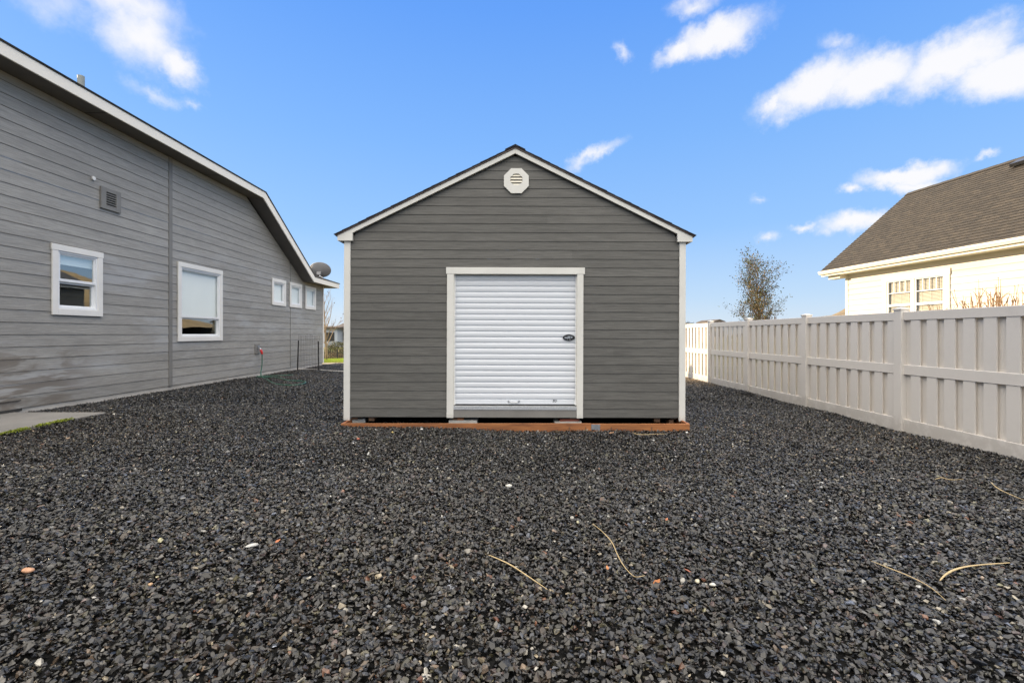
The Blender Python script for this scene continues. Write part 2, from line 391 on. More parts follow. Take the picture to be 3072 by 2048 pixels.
M = dict(
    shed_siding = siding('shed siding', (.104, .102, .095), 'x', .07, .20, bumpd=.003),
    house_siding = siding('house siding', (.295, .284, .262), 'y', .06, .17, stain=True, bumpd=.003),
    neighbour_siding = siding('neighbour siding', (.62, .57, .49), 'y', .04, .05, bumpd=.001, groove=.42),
    white_trim = plain('white trim', (.64, .635, .60), .5, .05, 2.5, dirt=.35, bumpd=.0012, fine=45),
    house_trim = plain('house trim', (.78, .76, .72), .5, .05, 2, bumpd=.001),
    house_fascia = plain('house fascia', (.84, .80, .72), .55, .05, 1.2),
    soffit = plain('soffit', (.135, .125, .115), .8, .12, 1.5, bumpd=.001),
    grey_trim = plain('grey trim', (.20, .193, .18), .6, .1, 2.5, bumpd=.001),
    vinyl = plain('vinyl', (.67, .632, .585), .42, .035, .9, dirt=.28, fine=14, bumpd=.0),
    vinyl_white = plain('window vinyl', (.80, .81, .82), .35, .03, 2),
    door_white = plain('door paint', (.64, .67, .715), .33, .035, 3, spec=.5, sc=(.3, 1, 2)),
    cream = plain('cream paint', (.72, .68, .58), .5, .05, 2),
    concrete = plain('concrete', (.36, .345, .32), .85, .18, 2.2, bumpd=.003),
    footing = plain('footing', (.52, .49, .44), .85, .15, 2.2, bumpd=.002),
    slab = plain('slab concrete', (.22, .21, .195), .8, .2, 1.1, bumpd=.002, fine=90),
    block = plain('block', (.46, .45, .42), .85, .15, 8, bumpd=.003),
    dark = plain('dark interior', (.03, .029, .027), .8, .3, 1),
    room = plain('room wall', (.09, .085, .075), .8, .2, .8),
    shade = plain('roller shade', (.88, .90, .87), .8, .03, .8),
    blind = plain('blind', (.60, .54, .43), .6, .04, 2),
    metal = plain('galvanised', (.55, .56, .58), .35, .2, 30, metal=.9, bumpd=.001),
    tread = plain('tread plate', (.62, .63, .64), .38, .18, 60, metal=.7, bumpd=.004, fine=140),
    iron = plain('iron', (.02, .02, .02), .5, .3, 10),
    stake = plain('stake', (.018, .015, .013), .6, .4, 20),
    black = plain('black plastic', (.018, .018, .019), .35, .2, 20),
    dish = plain('dish paint', (.19, .19, .195), .5, .06, 3),
    pipe = plain('vent pipe', (.24, .27, .27), .6, .1, 5),
    navy_roof = shingles('shed shingles', (.022, .024, .034), (.042, .044, .056), (.03, .032, .045)),
    drip = plain('drip edge', (.085, .055, .043), .5, .2, 6),
    grey_roof = shingles('house shingles', (.05, .048, .046), (.085, .08, .075), (.065, .06, .058)),
    brown_roof = shingles('neighbour shingles', (.035, .028, .020), (.066, .052, .036), (.023, .019, .014)),
    timber = wood('stained timber', (.33, .13, .042), (.17, .060, .022), 'x'),
    timber_side = wood('stained timber side', (.30, .105, .035), (.15, .045, .017), 'y'),
    old_wood = wood('old timber', (.16, .085, .045), (.08, .04, .02), 'x'),
    red_wood = wood('red timber', (.25, .06, .03), (.13, .03, .015), 'x'),
    hose = plain('hose rubber', (.025, .105, .07), .4, .15, 8),
    white_hose = plain('white hose', (.6, .58, .55), .5, .1, 8),
    red = plain('red plastic', (.55, .02, .02), .35, .1, 8),
    bark = plain('bark', (.115, .082, .055), .85, .35, 14, bumpd=.004),
    pale_bark = plain('pale bark', (.30, .22, .14), .85, .3, 14, bumpd=.003),
    stem = plain('shrub stem', (.24, .135, .06), .8, .3, 9),
    straw = plain('straw', (.50, .38, .20), .6, .2, 25),
    glass = glass_mat('window glass', .30),
    glass_shaded = glass_mat('window glass clear', .06, (.98, .99, .98)),
    leaf = attr_col('leaf', .6, .3),
    stone = attr_col('stone', .30, .6, 55, .002, 120),
)

# ------------------------------------------------------------------ ground
def grid_mesh(name, xs, ys, fn, m):
    nx, ny = len(xs), len(ys); X, Y = np.meshgrid(xs, ys); Z = fn(X, Y)
    v = np.stack([X, Y, Z], -1).reshape(-1, 3)
    i = np.arange((ny-1)*(nx-1)); r = i//(nx-1); c = i % (nx-1); a = r*nx+c
    f = np.stack([a, a+1, a+nx+1, a+nx], -1)
    me = bpy.data.meshes.new(name); me.from_pydata(v.tolist(), [], f.tolist()); me.materials.append(m)
    me.polygons.foreach_set('use_smooth', [True]*len(me.polygons)); me.update()
    o = bpy.data.objects.new(name, me); C.objects.link(o); return o
def ground_mat():
    m, nt, b = newmat('gravel bed'); p = pos(nt)
    vo = nt.nodes.new('ShaderNodeTexVoronoi'); vo.inputs['Scale'].default_value = 34; nt.links.new(p, vo.inputs['Vector'])
    sc = nt.nodes.new('ShaderNodeSeparateColor'); nt.links.new(vo.outputs['Color'], sc.inputs[0])
    g = mixc(nt, rangen(nt, sc.outputs[0], 0, 1), (.003, .003, .003), (.012, .012, .012))
    # beyond the yard: pale dry earth and grass
    sx = nt.nodes.new('ShaderNodeSeparateXYZ'); nt.links.new(p, sx.inputs[0])
    n = noise(nt, p, .35, 6, .6); e = mixc(nt, rangen(nt, n, .42, .6), (.26, .20, .11), (.10, .13, .035))
    far = rangen(nt, sx.outputs[1], 22.6, 22.9)
    side = node_math(nt, 'MAXIMUM', rangen(nt, sx.outputs[0], 6.15, 6.3), far)
    strip = node_math(nt, 'MULTIPLY', rangen(nt, sx.outputs[1], 22.25, 22.4), rangen(nt, sx.outputs[1], 22.9, 22.7))
    c = mixc(nt, side, g, e); c = mixc(nt, strip, c, (.5, .44, .34))
    nt.links.new(c, b.inputs['Base Color']); b.inputs['Roughness'].default_value = 1.0; b.inputs['Specular IOR Level'].default_value = .05
    bump(nt, b, vo.outputs['Distance'], .01, .8); return m
xs = np.unique(np.concatenate([np.linspace(-900, -40, 12), np.linspace(-40, -10, 16), np.linspace(-10, 8, 91), np.linspace(8, 40, 16), np.linspace(40, 900, 12)]))
ys = np.unique(np.concatenate([np.linspace(-200, -6, 8), np.linspace(-6, 34, 160), np.linspace(34, 1500, 24)]))
g = grid_mesh('ground', xs, ys, lambda X, Y: Hn(np.clip(X, -40, 40), np.clip(Y, -20, 40))-.012, ground_mat())
tag(g, kind='structure')

# ------------------------------------------------------------------ gravel chips (stuff)
from itertools import combinations
def hull_template(n, seed, flat):
    rd = random.Random(seed); bm = bmesh.new()
    for i in range(n):
        v = Vector((rd.gauss(0,1), rd.gauss(0,1), rd.gauss(0,1))).normalized()
        v = Vector((v.x*rd.uniform(.8,1.25), v.y*rd.uniform(.55,.95), v.z*flat)); bm.verts.new(v)
    bmesh.ops.convex_hull(bm, input=bm.verts[:]); 
    for v in [v for v in bm.verts if not v.link_faces]: bm.verts.remove(v)
    bmesh.ops.triangulate(bm, faces=bm.faces[:]); bm.verts.index_update()
    V = np.array([v.co[:] for v in bm.verts]); Fc = np.array([[v.index for v in f.verts] for f in bm.faces]); bm.free()
    return V, Fc
def scatter(name, P, S, templates, cols, tilt, m, yaw=None):
    """P (n,3) places, S (n,) sizes, templates [(V,F)], cols (n,3)"""
    n = len(P); which = rng.integers(0, len(templates), n)
    VV, FF, CC = [], [], []; base = 0
    az = rng.uniform(0, 2*np.pi, n) if yaw is None else yaw; tx = rng.normal(0, tilt, n); ty = rng.normal(0, tilt, n)
    for k, (V, Fc) in enumerate(templates):
        idx = np.nonzero(which == k)[0]
        if not len(idx): continue
        ca, sa = np.cos(az[idx]), np.sin(az[idx]); cx, sx = np.cos(tx[idx]), np.sin(tx[idx]); cy, sy = np.cos(ty[idx]), np.sin(ty[idx])
        v = V[None]*S[idx, None, None]
        x, y, z = v[..., 0], v[..., 1], v[..., 2]
        x1 = x*ca[:, None]-y*sa[:, None]; y1 = x*sa[:, None]+y*ca[:, None]
        y2 = y1*cx[:, None]-z*sx[:, None]; z2 = y1*sx[:, None]+z*cx[:, None]
        x3 = x1*cy[:, None]+z2*sy[:, None]; z3 = -x1*sy[:, None]+z2*cy[:, None]
        w = np.stack([x3, y2, z3], -1)+P[idx, None, :]
        nv = len(V); VV.append(w.reshape(-1, 3))
        f = Fc[None]+(base+np.arange(len(idx))*nv)[:, None, None]; FF.append(f.reshape(-1, 3))
        CC.append(np.repeat(cols[idx], nv, 0)); base += nv*len(idx)
    VV = np.concatenate(VV).astype(np.float32); FF = np.concatenate(FF).astype(np.int32); CC = np.concatenate(CC).astype(np.float32)
    me = bpy.data.meshes.new(name); me.vertices.add(len(VV)); me.vertices.foreach_set('co', VV.ravel())
    me.loops.add(len(FF)*3); me.loops.foreach_set('vertex_index', FF.ravel())
    me.polygons.add(len(FF)); me.polygons.foreach_set('loop_start', np.arange(0, len(FF)*3, 3, dtype=np.int32))
    me.update(calc_edges=True)
    ca = me.color_attributes.new('col', 'FLOAT_COLOR', 'POINT'); ca.data.foreach_set('color', np.concatenate([CC, np.ones((len(CC), 1), np.float32)], 1).ravel())
    me.materials.append(m); me.shade_flat() if hasattr(me, 'shade_flat') else None
    o = bpy.data.objects.new(name, me); C.objects.link(o); return o
def stone_cols(n):
    v = np.exp(rng.normal(math.log(.027), .74, n)); c = np.stack([v, v*.99, v*.97], -1)
    r = rng.random(n)
    def setc(mask, t): c[mask] = v[mask, None]*np.array(t)
    setc(r < .22, (.82, .94, 1.22)); setc((r >= .22) & (r < .38), (1.32, 1.0, .74)); setc((r >= .38) & (r < .50), (1.22, 1.18, .76))
    setc((r >= .50) & (r < .56), (1.25, .95, .95))
    m_ = (r >= .56) & (r < .564); c[m_] = np.array([.18, .085, .05])*rng.uniform(.5, 1.2, (m_.sum(), 1))
    m_ = (r >= .575) & (r < .592); c[m_] = np.array([.28, .25, .19])*rng.uniform(.5, 1.3, (m_.sum(), 1))
    m_ = (r >= .592) & (r < .60); c[m_] = np.array([.42, .42, .40])*rng.uniform(.6, 1.2, (m_.sum(), 1))
    return c
def tan_shift(c, P):
    x, y = P[:, 0], P[:, 1]; k = 1+.16*np.sin(x*.9+1.3*np.sin(y*.5))*np.sin(y*.8+.6*x+1)+.10*np.sin(2.3*x-1.7*y)
    c *= k[:, None]; b_ = np.clip(np.sin(x*.55+2)*np.sin(y*.7), 0, 1)[:, None]; c *= 1+b_*np.array([[.10, .02, -.10]])
    # the far strip by the fence is a paler tan stone
    t = np.clip((P[:, 1]-13.2)/1.6, 0, 1)*np.clip((P[:, 0]-2.4)/.6, 0, 1); m_ = rng.random(len(P)) < t*.85
    c[m_] = np.array([.34, .25, .15])*rng.uniform(.5, 1.3, (m_.sum(), 1)); return c
def gravel():
    zones = [(1.2, 5.0, -6.9, 6.0, 3400, 12, (.008, .026)), (5.0, 9.5, -8.35, 6.0, 2600, 8, (.009, .025)), (9.5, 22.3, -8.35, 6.0, 1500, 6, (.011, .025))]
    Ps, Ss, Ks = [], [], []
    for zi, (y0, y1, x0, x1, dens, nv, sz) in enumerate(zones):
        n = int((y1-y0)*(x1-x0)*dens); x = rng.uniform(x0, x1, n); y = rng.uniform(y0, y1, n)
        keep = np.abs(x) < (y+.6)*1.30+.9                      # what the yard shows, with room for a step aside
        keep &= ~((x < -6.80) & (y < 8.03))                    # slab
        keep &= ~((x > -2.62) & (x < 2.72) & (y > 7.30) & (y < 15.6) & ~((y < 8.1)))
        x, y = x[keep], y[keep]; n = len(x)
        s = np.exp(math.log(sz[0])+(math.log(sz[1])-math.log(sz[0]))*rng.random(n)**1.25); big = rng.random(n) < .06; s[big] *= 1.35
        z = Hn(x, y)+rng.uniform(-.012, .020, n)+.006*np.sin(x*11+np.sin(y*7)*2)*np.sin(y*13)
        inside = (x > -2.62) & (x < 2.72) & (y > 7.30); z[inside] -= .03
        Ps.append(np.stack([x, y, z], -1)); Ss.append(s); Ks.append(np.full(n, nv))
    for zi, (P_, S_, K_) in enumerate(zip(Ps, Ss, Ks)):
        nv = K_[0]; tm = [hull_template(nv, 100*zi+i, .42) for i in range(14)]
        o = scatter('gravel', P_, S_, tm, tan_shift(stone_cols(len(P_)), P_), .45, M['stone'])
        tag(o, ['dark slate gravel chips of the foreground', 'dark slate gravel chips in front of the shed', 'dark slate gravel chips beside and behind the shed'][zi], 'gravel', kind='stuff')
gravel()

# ------------------------------------------------------------------ concrete slab (path) and moss
mb = MB(); mb.box(-8.39, -6.84, -3, 8.0, -.1, .176)
tag(mb.build('path', M['slab'], bevel=.012), kind='structure')
def moss():
    n = 2600; y = rng.uniform(5.6, 7.35, n); x = -6.84+np.abs(rng.normal(0, .035, n))+.0
    k = (np.sin(y*9)+np.sin(y*23+1)+rng.normal(0, .7, n)) > -.3; x, y = x[k], y[k]; n = len(x)
    z = Hn(x, y)+.012+rng.uniform(0, .03, n)
    cols = np.array([.17, .20, .02])*rng.uniform(.5, 1.6, (n, 1))
    o = scatter('moss', np.stack([x, y, z], -1), rng.uniform(.006, .014, n), [hull_template(7, 900+i, .7) for i in range(4)], cols, .6, M['leaf'])
    tag(o, 'bright green moss along the edge of the concrete slab', 'moss', kind='stuff')
moss()

# ------------------------------------------------------------------ the shed
K = 7.6/F
def sx_(px): return (px-1543)*K
def sz_(py): return EYE-(py-1002)*K
shed = empty('shed', (7*K, 7.6, 0), 0, R(.19))
tag(shed, 'grey gabled storage shed with white trim and a white roll-up door', 'shed')
W = (1021.4/2)*K; DEPTH = 8.2
EAVE = sz_(708); PK = sz_(465)
top_at = lambda u: PK-abs(u)*.492
def inv(z): return max(.0, (PK-z)/.492)
uL = lambda z: max(-W+.1, -inv(z)); uR = lambda z: min(W-.1, inv(z))
DX0, DX1, DZ1 = sx_(1361), sx_(1729), sz_(823)
mb = MB(); zb = sz_(1251)
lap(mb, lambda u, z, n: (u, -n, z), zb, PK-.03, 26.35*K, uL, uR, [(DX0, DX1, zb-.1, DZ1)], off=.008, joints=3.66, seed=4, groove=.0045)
mb.build('gable_wall', M['shed_siding'], shed)
mb = MB()                                                       # side walls, back wall, floor
for s in (-1, 1):
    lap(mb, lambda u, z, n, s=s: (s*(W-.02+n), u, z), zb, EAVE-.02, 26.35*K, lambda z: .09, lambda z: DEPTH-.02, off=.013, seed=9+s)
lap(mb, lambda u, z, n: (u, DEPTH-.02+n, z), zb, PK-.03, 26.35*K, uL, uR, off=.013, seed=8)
mb.build('side_wall', M['shed_siding'], shed)
mb = MB(); mb.box(-W+.03, W-.03, .12, DEPTH-.05, zb+.01, zb+.12); mb.build('floor', M['old_wood'], shed)
mb = MB()
for u in (-2.3, -.95, .95, 2.3): mb.box(u-.045, u+.045, .05, DEPTH-.1, zb-.075, zb+.008)
build_each(mb, 'skid', M['old_wood'], shed)
for s in (-1, 1):                                               # corner trim
    mb = MB(); a, b = s*(W-.1), s*W
    mb.box(min(a, b), max(a, b), -.034, -.004, sz_(1261), sz_(724))
    mb.box(min(s*(W-.026), s*(W+.008)), max(s*(W-.026), s*(W+.008)), -.004, .09, sz_(1261), sz_(724))
    mb.build('corner_trim', M['white_trim'], shed, bevel=.004)
# rake boards and boxed eave ends
xe = sx_(1017.6+7); xe = -(527*K)
for s in (-1, 1):
    mb = MB(); y0, y1 = -.075, -.03
    zt = lambda u: sz_(451)-abs(u)*.493
    zbm = lambda u: PK-abs(u)*.492
    ui = sx_(1060); uo = -527.5*K
    P = [(s*0.0008, zt(0)), (s*abs(uo), zt(uo)), (s*abs(uo), sz_(726)), (s*abs(ui), sz_(726)), (s*abs(ui), zbm(ui)), (s*.0008, zbm(0))]
    mb.prism([(p[0], y0, p[1]) for p in (P if s < 0 else P[::-1])], (0, y1-y0, 0))
    mb.build('rake_board', M['white_trim'], shed, bevel=.003)
    mb = MB(); a, b = s*(W+.01), s*abs(uo)                     # side fascia and soffit running back
    mb.box(min(b-s*.02, b), max(b-s*.02, b), -.03, DEPTH+.06, sz_(726), zt(uo)-.004)
    mb.build('fascia', M['white_trim'], shed)
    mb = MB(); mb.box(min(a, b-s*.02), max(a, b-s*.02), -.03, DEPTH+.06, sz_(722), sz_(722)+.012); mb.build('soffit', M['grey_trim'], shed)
# roof: drip edge, sheathing and stepped shingle courses
mb = MB(); uo = 532.5*K; z0 = sz_(450)
for s in (-1, 1):
    P = [(0, -.09, z0), (s*uo, -.09, z0-uo*.494), (s*uo, -.09, z0-uo*.494+.024), (0, -.09, z0+.024)]
    mb.prism(P if s > 0 else P[::-1], (0, DEPTH+.18, 0))
roof = mb.build('roof', M['drip'], shed)
mb = MB(); sl = math.atan(.494); cs, sn = math.cos(sl), math.sin(sl); Lr = uo/cs+.02; n = int(Lr/.143)+1
for s in (-1, 1):
    for k in range(n):
        a = Lr-k*.143; b = max(0, a-.155)
        def pt(t, h, y): return (s*(t*cs+h*sn), y, z0+.026-t*sn+h*cs)
        jig = .004*math.sin(k*2.3+s)
        P = [pt(a, .000, 0), pt(a, .012+jig*.5, 0), pt(b, .007, 0), pt(b, -.003, 0)]
        y0, y1 = -.105-.004*math.cos(k*1.7), DEPTH+.1
        Q = [(p[0], y0, p[2]) for p in P]; Q2 = [(p[0], y1, p[2]) for p in P]
        mb.poly(Q); mb.poly(Q2[::-1])
        mb.poly([Q[1], Q2[1], Q2[2], Q[2]], uv=[(y0, k*.14), (y1, k*.14), (y1, k*.14+.14), (y0, k*.14+.14)])
        mb.poly([Q[0], Q2[0], Q2[1], Q[1]], uv=[(y0, k*.14), (y1, k*.14), (y1, k*.14+.01), (y0, k*.14+.01)])
P = []
for s in (-1, 1): pass
mb.prism([(-.16, -.112, z0+.03-.16*.494+.022), (0, -.112, z0+.052), (.16, -.112, z0+.03-.16*.494+.022), (.16, -.112, z0+.03-.16*.494+.012), (0, -.112, z0+.04), (-.16, -.112, z0+.03-.16*.494+.012)], (0, DEPTH+.22, 0))
mb.build('shingles', M['navy_roof'], roof)
# gable vent
def octo(r, cx, cz): return [(cx+r*math.cos(R(22.5+45*i))/math.cos(R(22.5)), cz+r*math.sin(R(22.5+45*i))/math.cos(R(22.5))) for i in range(8)]
cx, cz = sx_(1546.5), sz_(545); ro = 37*K; ri = 18*K; czi = sz_(542)
mb = MB(); O = octo(ro, cx, cz); I = octo(ri, cx, czi)
I = [(x, max(z, sz_(557.5))) for x, z in I]
for i in range(8):
    j = (i+1) % 8
    mb.poly([(O[i][0], -.045, O[i][1]), (O[j][0], -.045, O[j][1]), (I[j][0], -.045, I[j][1]), (I[i][0], -.045, I[i][1])][::-1])
    mb.poly([(O[i][0], -.045, O[i][1]), (O[j][0], -.045, O[j][1]), (O[j][0], -.012, O[j][1]), (O[i][0], -.012, O[i][1])])
    mb.poly([(I[i][0], -.045, I[i][1]), (I[j][0], -.045, I[j][1]), (I[j][0], -.012, I[j][1]), (I[i][0], -.012, I[i][1])][::-1])
vent = mb.build('gable_vent', M['white_trim'], shed)
mb = MB(); mb.poly([(x, -.0165, z) for x, z in I][::-1]); mb.build('vent_hole', M['dark'], vent)
mb = MB()
for i in range(4):
    zt_ = czi+ri-.006-i*.047; zb_ = zt_-.037
    w = lambda z: max(.02, min(ri, ri*1.41-abs(z-czi))) if abs(z-czi) > ri*.41 else ri
    zt_ = min(zt_, czi+ri*.97); zb_ = max(zb_, sz_(557.5))
    if zb_ >= zt_-.004: continue
    mb.poly([(cx-w(zb_), -.043, zb_), (cx+w(zb_), -.043, zb_), (cx+w(zt_), -.022, zt_), (cx-w(zt_), -.022, zt_)])
build_each(mb, 'louvre', M['cream'], vent)
# door frame
fr = MB(); fr.box(sx_(1337.6), sx_(1752.2), -.042, -.0165, sz_(823), sz_(803.3)); df = fr.build('door_header', M['white_trim'], shed, bevel=.003)
for a, b in ((1340.5, 1361), (1729, 1748)):
    mb = MB(); mb.box(sx_(a), sx_(b), -.038, -.0165, sz_(1252.6), sz_(823)-.001); mb.build('door_jamb', M['white_trim'], shed, bevel=.003)
mb = MB()                                                       # reveal lining
mb.box(DX0-.03, DX0, -.014, .14, zb, DZ1); mb.box(DX1, DX1+.03, -.014, .14, zb, DZ1); mb.box(DX0, DX1, -.014, .14, DZ1, DZ1+.03)
build_each(mb, 'door_reveal', M['cream'], shed)
# roll-up door
pitch = 17.0*K; yb = .062
prof = []; z = sz_(1199); ztop = DZ1
while z < ztop+.02:
    for t, o in ((0, 0), (.11, .0), (.15, -.013), (.45, -.018), (.80, -.017), (.97, -.010)):
        prof.append((z+t*pitch, yb+o+.004))
    z += pitch
prof = [(sz_(1213), yb-.012), (sz_(1201), yb-.012), (sz_(1200), yb)]+prof
prof = [p for p in prof if p[0] < ztop-.003]+[(ztop-.002, yb)]
mb = MB()
for (za, ya), (zc, yc) in zip(prof[:-1], prof[1:]): mb.poly([(DX0, ya, za), (DX1, ya, za), (DX1, yc, zc), (DX0, yc, zc)])
door = mb.build('roll_up_door', M['door_white'], shed)
mb = MB(); mb.box(DX0+.002, DX1-.002, yb-.02, yb+.02, sz_(1216.5), sz_(1213)-.001); mb.build('bottom_seal', M['black'], door)
mb = MB(); mb.box(DX0+.003, DX0+.028, yb-.035, yb-.013, sz_(1213), sz_(1199)); mb.box(DX1-.028, DX1-.003, yb-.035, yb-.013, sz_(1213), sz_(1199)); build_each(mb, 'end_bracket', M['vinyl_white'], door)
mb = MB()
for a, b in ((DX0, DX0+.018), (DX1-.018, DX1)): mb.box(a, b, .02, .045, sz_(1215), DZ1)
build_each(mb, 'guide_rail', M['vinyl_white'], door)
cx, cz = sx_(1706.5), sz_(1012)                                  # oval lock plate
mb = MB(); ring = [(cx+18.5*K*math.cos(2*math.pi*i/28), cz+10*K*math.sin(2*math.pi*i/28)*(1-.12*abs(math.cos(2*math.pi*i/28)))) for i in range(28)]
mb.prism([(a, yb-.016, b) for a, b in ring][::-1], (0, -.012, 0)); lock = mb.build('lock_plate', M['black'], door, bevel=.002)
mb = MB(); mb.box(cx-.068, cx+.02, yb-.036, yb-.0285, cz-.010, cz+.008); mb.box(cx-.02, cx+.022, yb-.043, yb-.0365, cz+.012, cz+.024)
mb.tube([(cx+.043, yb-.029, cz+.006), (cx+.043, yb-.045, cz+.006)], .013, 12); mb.box(cx-.03, cx-.02, yb-.034, yb-.0285, cz-.034, cz-.022); mb.box(cx+.005, cx+.03, yb-.034, yb-.0285, cz-.034, cz-.026)
mb.build('lock_bolt', M['metal'], lock)
cx, cz = sx_(1540.8), sz_(1205)
mb = MB(); mb.tube([(cx-.075, yb-.014, cz), (cx-.065, yb-.04, cz-.006), (cx-.03, yb-.048, cz-.012), (cx+.03, yb-.048, cz-.012), (cx+.065, yb-.04, cz-.006), (cx+.075, yb-.014, cz)], .0075, 8)
for s in (-1, 1): mb.tube([(cx+s*.083, yb-.013, cz+.002), (cx+s*.083, yb-.019, cz+.002)], .018, 14)
mb.build('door_handle', M['metal'], door, smooth=False)
mb = MB(); 
for i, (a, b, c, d) in enumerate(((1660, 1664.5, 1199.5, 1203.5), (1666, 1671, 1200, 1201.5), (1664, 1669, 1204.5, 1206.5), (1658.5, 1662, 1205.5, 1207), (1669.5, 1672, 1203, 1204.5))):
    mb.box(sx_(a), sx_(b), yb-.0145, yb-.0125, sz_(d), sz_(c))
mb.build('printed_mark', M['black'], door)
mb = MB(); mb.box(sx_(1361), sx_(1729)-.001, -.036, .16, sz_(1228), sz_(1217.5)); mb.build('threshold', M['tread'], shed, bevel=.002)
mb = MB(); mb.box(sx_(1361)+.001, sx_(1729)-.001, -.026, .03, sz_(1251), sz_(1228)-.001); mb.build('sill_board', M['grey_trim'], shed)

# timber frame round the shed base
fx0, fx1, fy = -2.625, 2.725, 7.28
tf = empty('timber_frame', (0.05, fy, 0))
tag(tf, 'low rust-brown timber board frame lying round the base of the grey shed', 'timber frame')
def fz(py): return EYE-(py-1002)/F*fy
mb = MB(); mb.box(fx0-.05, 1.215-.05, 0, .038, -.06, .118); mb.build('front_board', M['timber'], tf, bevel=.003)
mb = MB(); mb.box(1.219-.05, fx1-.05, 0, .038, -.06, .112); bd = mb.build('front_board', M['timber'], tf, bevel=.003)
mb = MB(); mb.box(1.215-.05, 1.35-.05, -.003, -.0005, .02, .108); mp = mb.build('joining_plate', M['metal'], bd)
for s, x in ((-1, fx0-.05), (1, fx1-.05)):
    mb = MB(); a, b = (x, x+.038) if s < 0 else (x-.038, x); mb.box(a, b, .0385, 8.35, -.08, .116); mb.build('side_board', M['timber_side'], tf, bevel=.003)
mb = MB()
for px in (1708, 1757, 1834, 1955): mb.box((px-1536)/F*fy-.05-.007, (px-1536)/F*fy-.05+.007, -.008, -.0005, -.05, .065)
build_each(mb, 'peg', M['old_wood'], tf)

# blocks and packing pieces under the shed
def under(name, label, cat, px0, px1, py0, py1, y0, dy, m, group=None):
    d = y0; mb = MB(); cx = pxd((px0+px1)/2, d); w = (px1-px0)/F*d
    z0, z1 = pzd(py1, d), pzd(py0, d)
    mb.box(-w/2, w/2, 0, dy, 0, z1-z0); o = mb.build(name, m, bevel=.006); o.location = (cx, y0, z0); tag(o, label, cat, group); return o
g_ = 'blocks under the shed'
under('concrete_block', 'tilted grey concrete block under the left corner of the shed', 'block', 1049, 1096, 1258, 1278, 7.70, .35, M['block'], g_).rotation_euler = (0, R(-3), R(8))
under('concrete_block', 'pale concrete block under the left door jamb of the shed', 'block', 1346, 1431, 1260.5, 1284, 7.62, .3, M['block'], g_)
under('concrete_block', 'pale flat concrete block under the right door jamb of the shed', 'block', 1664, 1745, 1264, 1284, 7.62, .3, M['block'], g_)
g_ = 'wood packing under the shed'
under('wood_packer', 'brown wood packer above the tilted block at the left corner of the shed', 'wood packer', 1053, 1072, 1252.5, 1258, 7.66, .2, M['old_wood'], g_)
under('wood_packer', 'small orange-brown wood packer on the block under the left door jamb', 'wood packer', 1372, 1391, 1252.5, 1260.5, 7.63, .2, M['timber'], g_)
under('wood_packer', 'wide red-brown wood packer on the block under the right door jamb', 'wood packer', 1679, 1738, 1256.5, 1264, 7.63, .25, M['red_wood'], g_)
under('wood_packer', 'upper of two brown wood pieces at the right corner under the shed', 'wood packer', 2014, 2028, 1253.5, 1259, 7.70, .2, M['old_wood'], g_)
under('wood_packer', 'lower of two brown wood pieces at the right corner under the shed', 'wood packer', 2007, 2021, 1259.3, 1275, 7.66, .2, M['old_wood'], g_)

# ------------------------------------------------------------------ the house on the left
D = 8.4; DF = 7.96
house = empty('house', (-D, 8, 0)); tag(house, 'long grey lap-sided house with clipped gable and white fascia', 'house')
OFF = (D, -8, 0)
def hb(mb, name, m, parent=None, **k):
    o = mb.build(name, m, parent or house, **k)
    if parent is None: o.location = OFF
    return o
ZB, ZT, ZL = .225, 5.82, 3.62
def hright(z):
    return 21.1 if z <= ZL else 19.0-(z-ZL)/(ZT-ZL)*4.0
wins = dict(W1=(8.64, 9.706, 1.844, 3.145), W2=(11.90, 13.73, 1.303, 3.308), S1=(16.57, 17.58, 2.51, 3.452), S2=(17.90, 18.92, 2.51, 3.452), S3=(19.25, 20.26, 2.51, 3.452))
t = .12
holes = [(a+t*.6, b-t*.6, c+t*.6, d-t*.6) for a, b, c, d in wins.values()]
TW = lambda u, z, n: (-D+n, u, z)
HP = .2097
def wall_part(u0, u1, seed):
    mb = MB()
    hs = [h for h in holes if h[1] > u0 and h[0] < u1]
    r = lambda z: min(hright(z), u1)
    z1 = ZT
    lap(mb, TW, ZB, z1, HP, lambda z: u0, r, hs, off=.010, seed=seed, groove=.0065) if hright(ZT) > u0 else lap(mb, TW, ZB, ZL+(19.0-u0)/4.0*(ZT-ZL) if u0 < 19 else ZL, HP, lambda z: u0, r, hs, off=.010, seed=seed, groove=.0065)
    return mb
for (a, b, sd) in ((-4, 11.60, 3), (11.725, 17.955, 5), (17.995, 21.06, 6)):
    hb(wall_part(a, b, sd), 'wall', M['house_siding'])
mb = MB(); mb.box(-D, -D+.026, 11.605, 11.72, ZB-.01, ZT); hb(mb, 'trim_board', M['grey_trim'], bevel=.003)
mb = MB(); mb.box(-D, -D+.019, 17.96, 17.99, ZB-.005, 4.15); hb(mb, 'joint_strip', M['grey_trim'])
mb = MB(); mb.box(-D-.05, -D+.028, 21.06, 21.14, ZB-.01, ZL); hb(mb, 'corner_trim', M['house_trim'], bevel=.003)
mb = MB(); mb.box(-D-.2, -D-.012, -4, 21.06, -.15, ZB+.02); hb(mb, 'foundation', M['footing'])
mb = MB()                                                        # end, back and near walls, floors inside for the windows
mb.box(-20, -D-.05, 20.95, 21.06, -.1, ZL); mb.box(-20, -19.9, -4, 20.95, -.1, ZL); mb.box(-20, -D-.05, -4, -3.9, -.1, ZT)
hb(mb, 'end_wall', M['grey_trim'])
